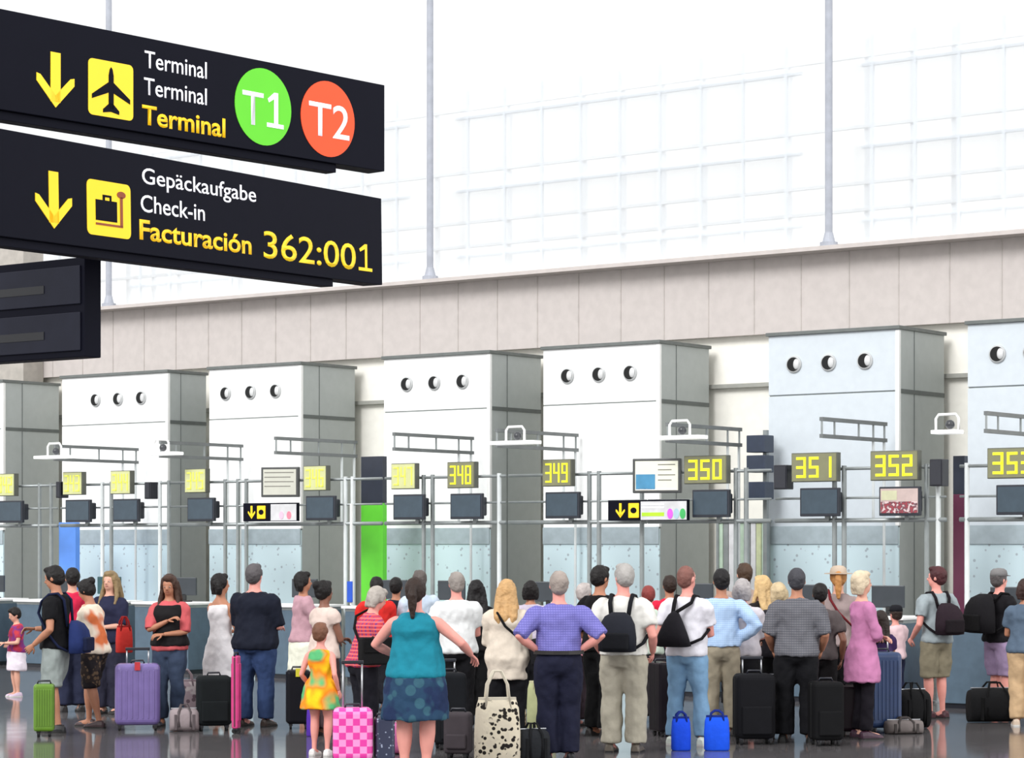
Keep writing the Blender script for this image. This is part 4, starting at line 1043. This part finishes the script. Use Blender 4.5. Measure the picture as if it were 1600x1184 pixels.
# luggage
suitcase(69, 1150, 32, 82, 8, (92, 130, 34), 'bright green suitcase standing by the man in grey shorts', d=.22)
suitcase(215, 1140, 70, 104, 8, (112, 96, 152), 'large metallic purple ribbed suitcase with red tag', handle=22, tag_=(180, 40, 50))
tote(162, 1093, 28, 48, 70, (110, 160, 44), 'lime green bag held by the woman in dark patterned shorts', hc=(60, 110, 30), hpx2=14, z0=.52, d=.1)
tote(194, 1128, 26, 42, 30, (190, 50, 44), 'red carrier bag behind the purple suitcase', hc=(140, 30, 30), hpx2=14, z0=.78, d=.12)
duffel(288, 1142, 46, 36, 10, (150, 138, 140), 'small grey soft bag on the floor left of the black suitcase', d=.24)
tote(290, 1128, 40, 66, 15, (168, 150, 156), 'grey-pink patterned tote bag behind the small grey bag', pat=dict(pat='print', c2=(110, 92, 100), c3=(200, 190, 190), scale=16), hpx2=16)
suitcase(334, 1141, 54, 86, 12, (22, 26, 28), 'black suitcase with dark red edges left of the pink case', ribs=False, soft=True, d=.26)
suitcase(369, 1146, 18, 122, 80, (206, 60, 126), 'slim hot pink suitcase beside the broad man in jeans', d=.07)
suitcase(466, 1138, 38, 92, 6, (20, 20, 26), 'black suitcase with small bright stickers left of the child', ribs=False, d=.24, tag_=(200, 190, 40))
tote(488, 1150, 18, 60, 60, (84, 48, 160), 'violet bag beside the small child', hpx2=14, d=.1)
pk = suitcase(551, 1197, 62, 92, 5, (226, 60, 160), 'hot pink checked suitcase with long silver handle pulled up', d=.26, pat=dict(pat='checks', c2=(244, 150, 208), scale=16, var=.01), handle=70, ribs=False)
suitcase(600, 1196, 30, 76, 12, (48, 54, 76), 'dark blue spotted suitcase beside the pink checked one', d=.2, pat=dict(pat='spots', c2=(150, 160, 180), scale=22), ribs=False)
duffel(612, 1178, 40, 50, 30, (206, 110, 160), 'pink soft bag between the spotted suitcase and the teal skirt', d=.2)
suitcase(702, 1170, 48, 120, 14, (22, 24, 28), 'black soft suitcase with grey stripe right of the teal skirt', ribs=False, soft=True, d=.28, handle=18)
suitcase(716, 1186, 42, 74, -10, (66, 60, 64), 'dark grey upright bag in front of the black soft suitcase', ribs=False, soft=True, d=.2)
tote(777, 1196, 72, 106, 8, (212, 202, 180), 'big cream and black patterned shopping bag on the floor', pat=dict(pat='print', c2=(36, 32, 30), c3=(206, 196, 176), scale=22), hpx2=42, hc=(204, 196, 178), d=.22)
tote(800, 1150, 44, 62, -15, (176, 160, 130), 'small leopard-print bag behind the patterned shopping bag', pat=dict(pat='print', c2=(80, 54, 36), c3=(206, 190, 150), scale=26), hpx2=20, hc=(60, 50, 40))
tote(846, 1142, 46, 78, 0, (176, 180, 136), 'pale olive shopping bag behind the leopard-print bag', hpx2=12, hc=(200, 196, 160), d=.14)
duffel(832, 1194, 50, 56, 20, (34, 36, 40), 'dark grey holdall right of the patterned shopping bag', d=.22)
suitcase(1033, 1150, 24, 116, 20, (24, 20, 26), 'tall narrow black suitcase between beige trousers and blue jeans', ribs=False, d=.3)
tote(1064, 1172, 30, 52, 4, (24, 74, 216), 'bright blue bag on the floor between the jeans legs', hpx2=8, hc=(20, 40, 120), d=.16)
tote(1120, 1172, 40, 54, -4, (26, 84, 226), 'bright blue bag on the floor by the khaki trousers', hpx2=8, hc=(20, 40, 120), d=.16)
suitcase(1178, 1162, 62, 110, 6, (18, 18, 22), 'big black suitcase between khaki trousers and grey plaid man', ribs=False, soft=True, d=.3, handle=24)
suitcase(1212, 1154, 40, 96, -8, (24, 24, 28), 'black suitcase just left of the grey plaid man', ribs=True, d=.26)
suitcase(1290, 1164, 48, 100, 10, (16, 16, 18), 'black suitcase right of the grey plaid man', ribs=False, soft=True, d=.3)
suitcase(1330, 1150, 40, 80, -5, (30, 18, 26), 'dark plum suitcase below the pink cardigan', ribs=False, d=.28)
suitcase(1379, 1144, 52, 126, 8, (34, 58, 100), 'large navy blue suitcase right of the pink cardigan', ribs=True, d=.3, handle=22)
suitcase(1428, 1096, 26, 100, 4, (44, 62, 58), 'dark green tall suitcase behind the black bags', d=.25, handle=10)
duffel(1424, 1138, 56, 62, 24, (18, 18, 20), 'black bulging bag on the floor left of the young man', d=.28)
duffel(1412, 1146, 60, 22, 10, (120, 112, 110), 'flat grey-brown bag lying in front of the black bulging bag', d=.2)
suitcase(1512, 1102, 38, 92, -6, (70, 108, 172), 'medium blue suitcase right of the young man in shorts', d=.3)
suitcase(1538, 1094, 28, 60, 8, (150, 136, 178), 'lavender suitcase behind the big black duffel bag', d=.3)
duffel(1552, 1128, 80, 54, 4, (14, 14, 16), 'big black duffel bag on the floor at right', d=.4)

# ------------------------------------------------------------------ camera, light
cam = bpy.data.cameras.new('camera'); co = bpy.data.objects.new('camera', cam); link(co)
co.location = (0, 0, CAMZ); co.rotation_euler = (PI/2, 0, 0)
cam.sensor_width = 36; cam.lens = 36*F/1600; cam.shift_x = 0; cam.shift_y = (HZ-592)/1600; cam.clip_end = 500
scene.camera = co
w = bpy.data.worlds.new('sky'); scene.world = w; w.use_nodes = True
w.node_tree.nodes['Background'].inputs[0].default_value = (1, 1, 1, 1); w.node_tree.nodes['Background'].inputs[1].default_value = 1.0
sun = bpy.data.lights.new('daylight', 'SUN'); so = bpy.data.objects.new('daylight', sun); link(so)
sun.energy = 1.9; sun.angle = math.radians(24)
so.rotation_euler = Vector((-.55, -.75, .62)).to_track_quat('Z', 'Y').to_euler()
s2 = bpy.data.lights.new('side_daylight', 'SUN'); q2 = bpy.data.objects.new('side_daylight', s2); link(q2)  # added fill sun that brightens the grey pylon sides
s2.energy = 1.1; s2.angle = math.radians(60)
q2.rotation_euler = Vector((.85, -.45, .35)).to_track_quat('Z', 'Y').to_euler()
vs = scene.view_settings; vs.view_transform = 'Standard'; vs.look = 'None'; vs.gamma = 1; vs.exposure = .3; vs.use_curve_mapping = False
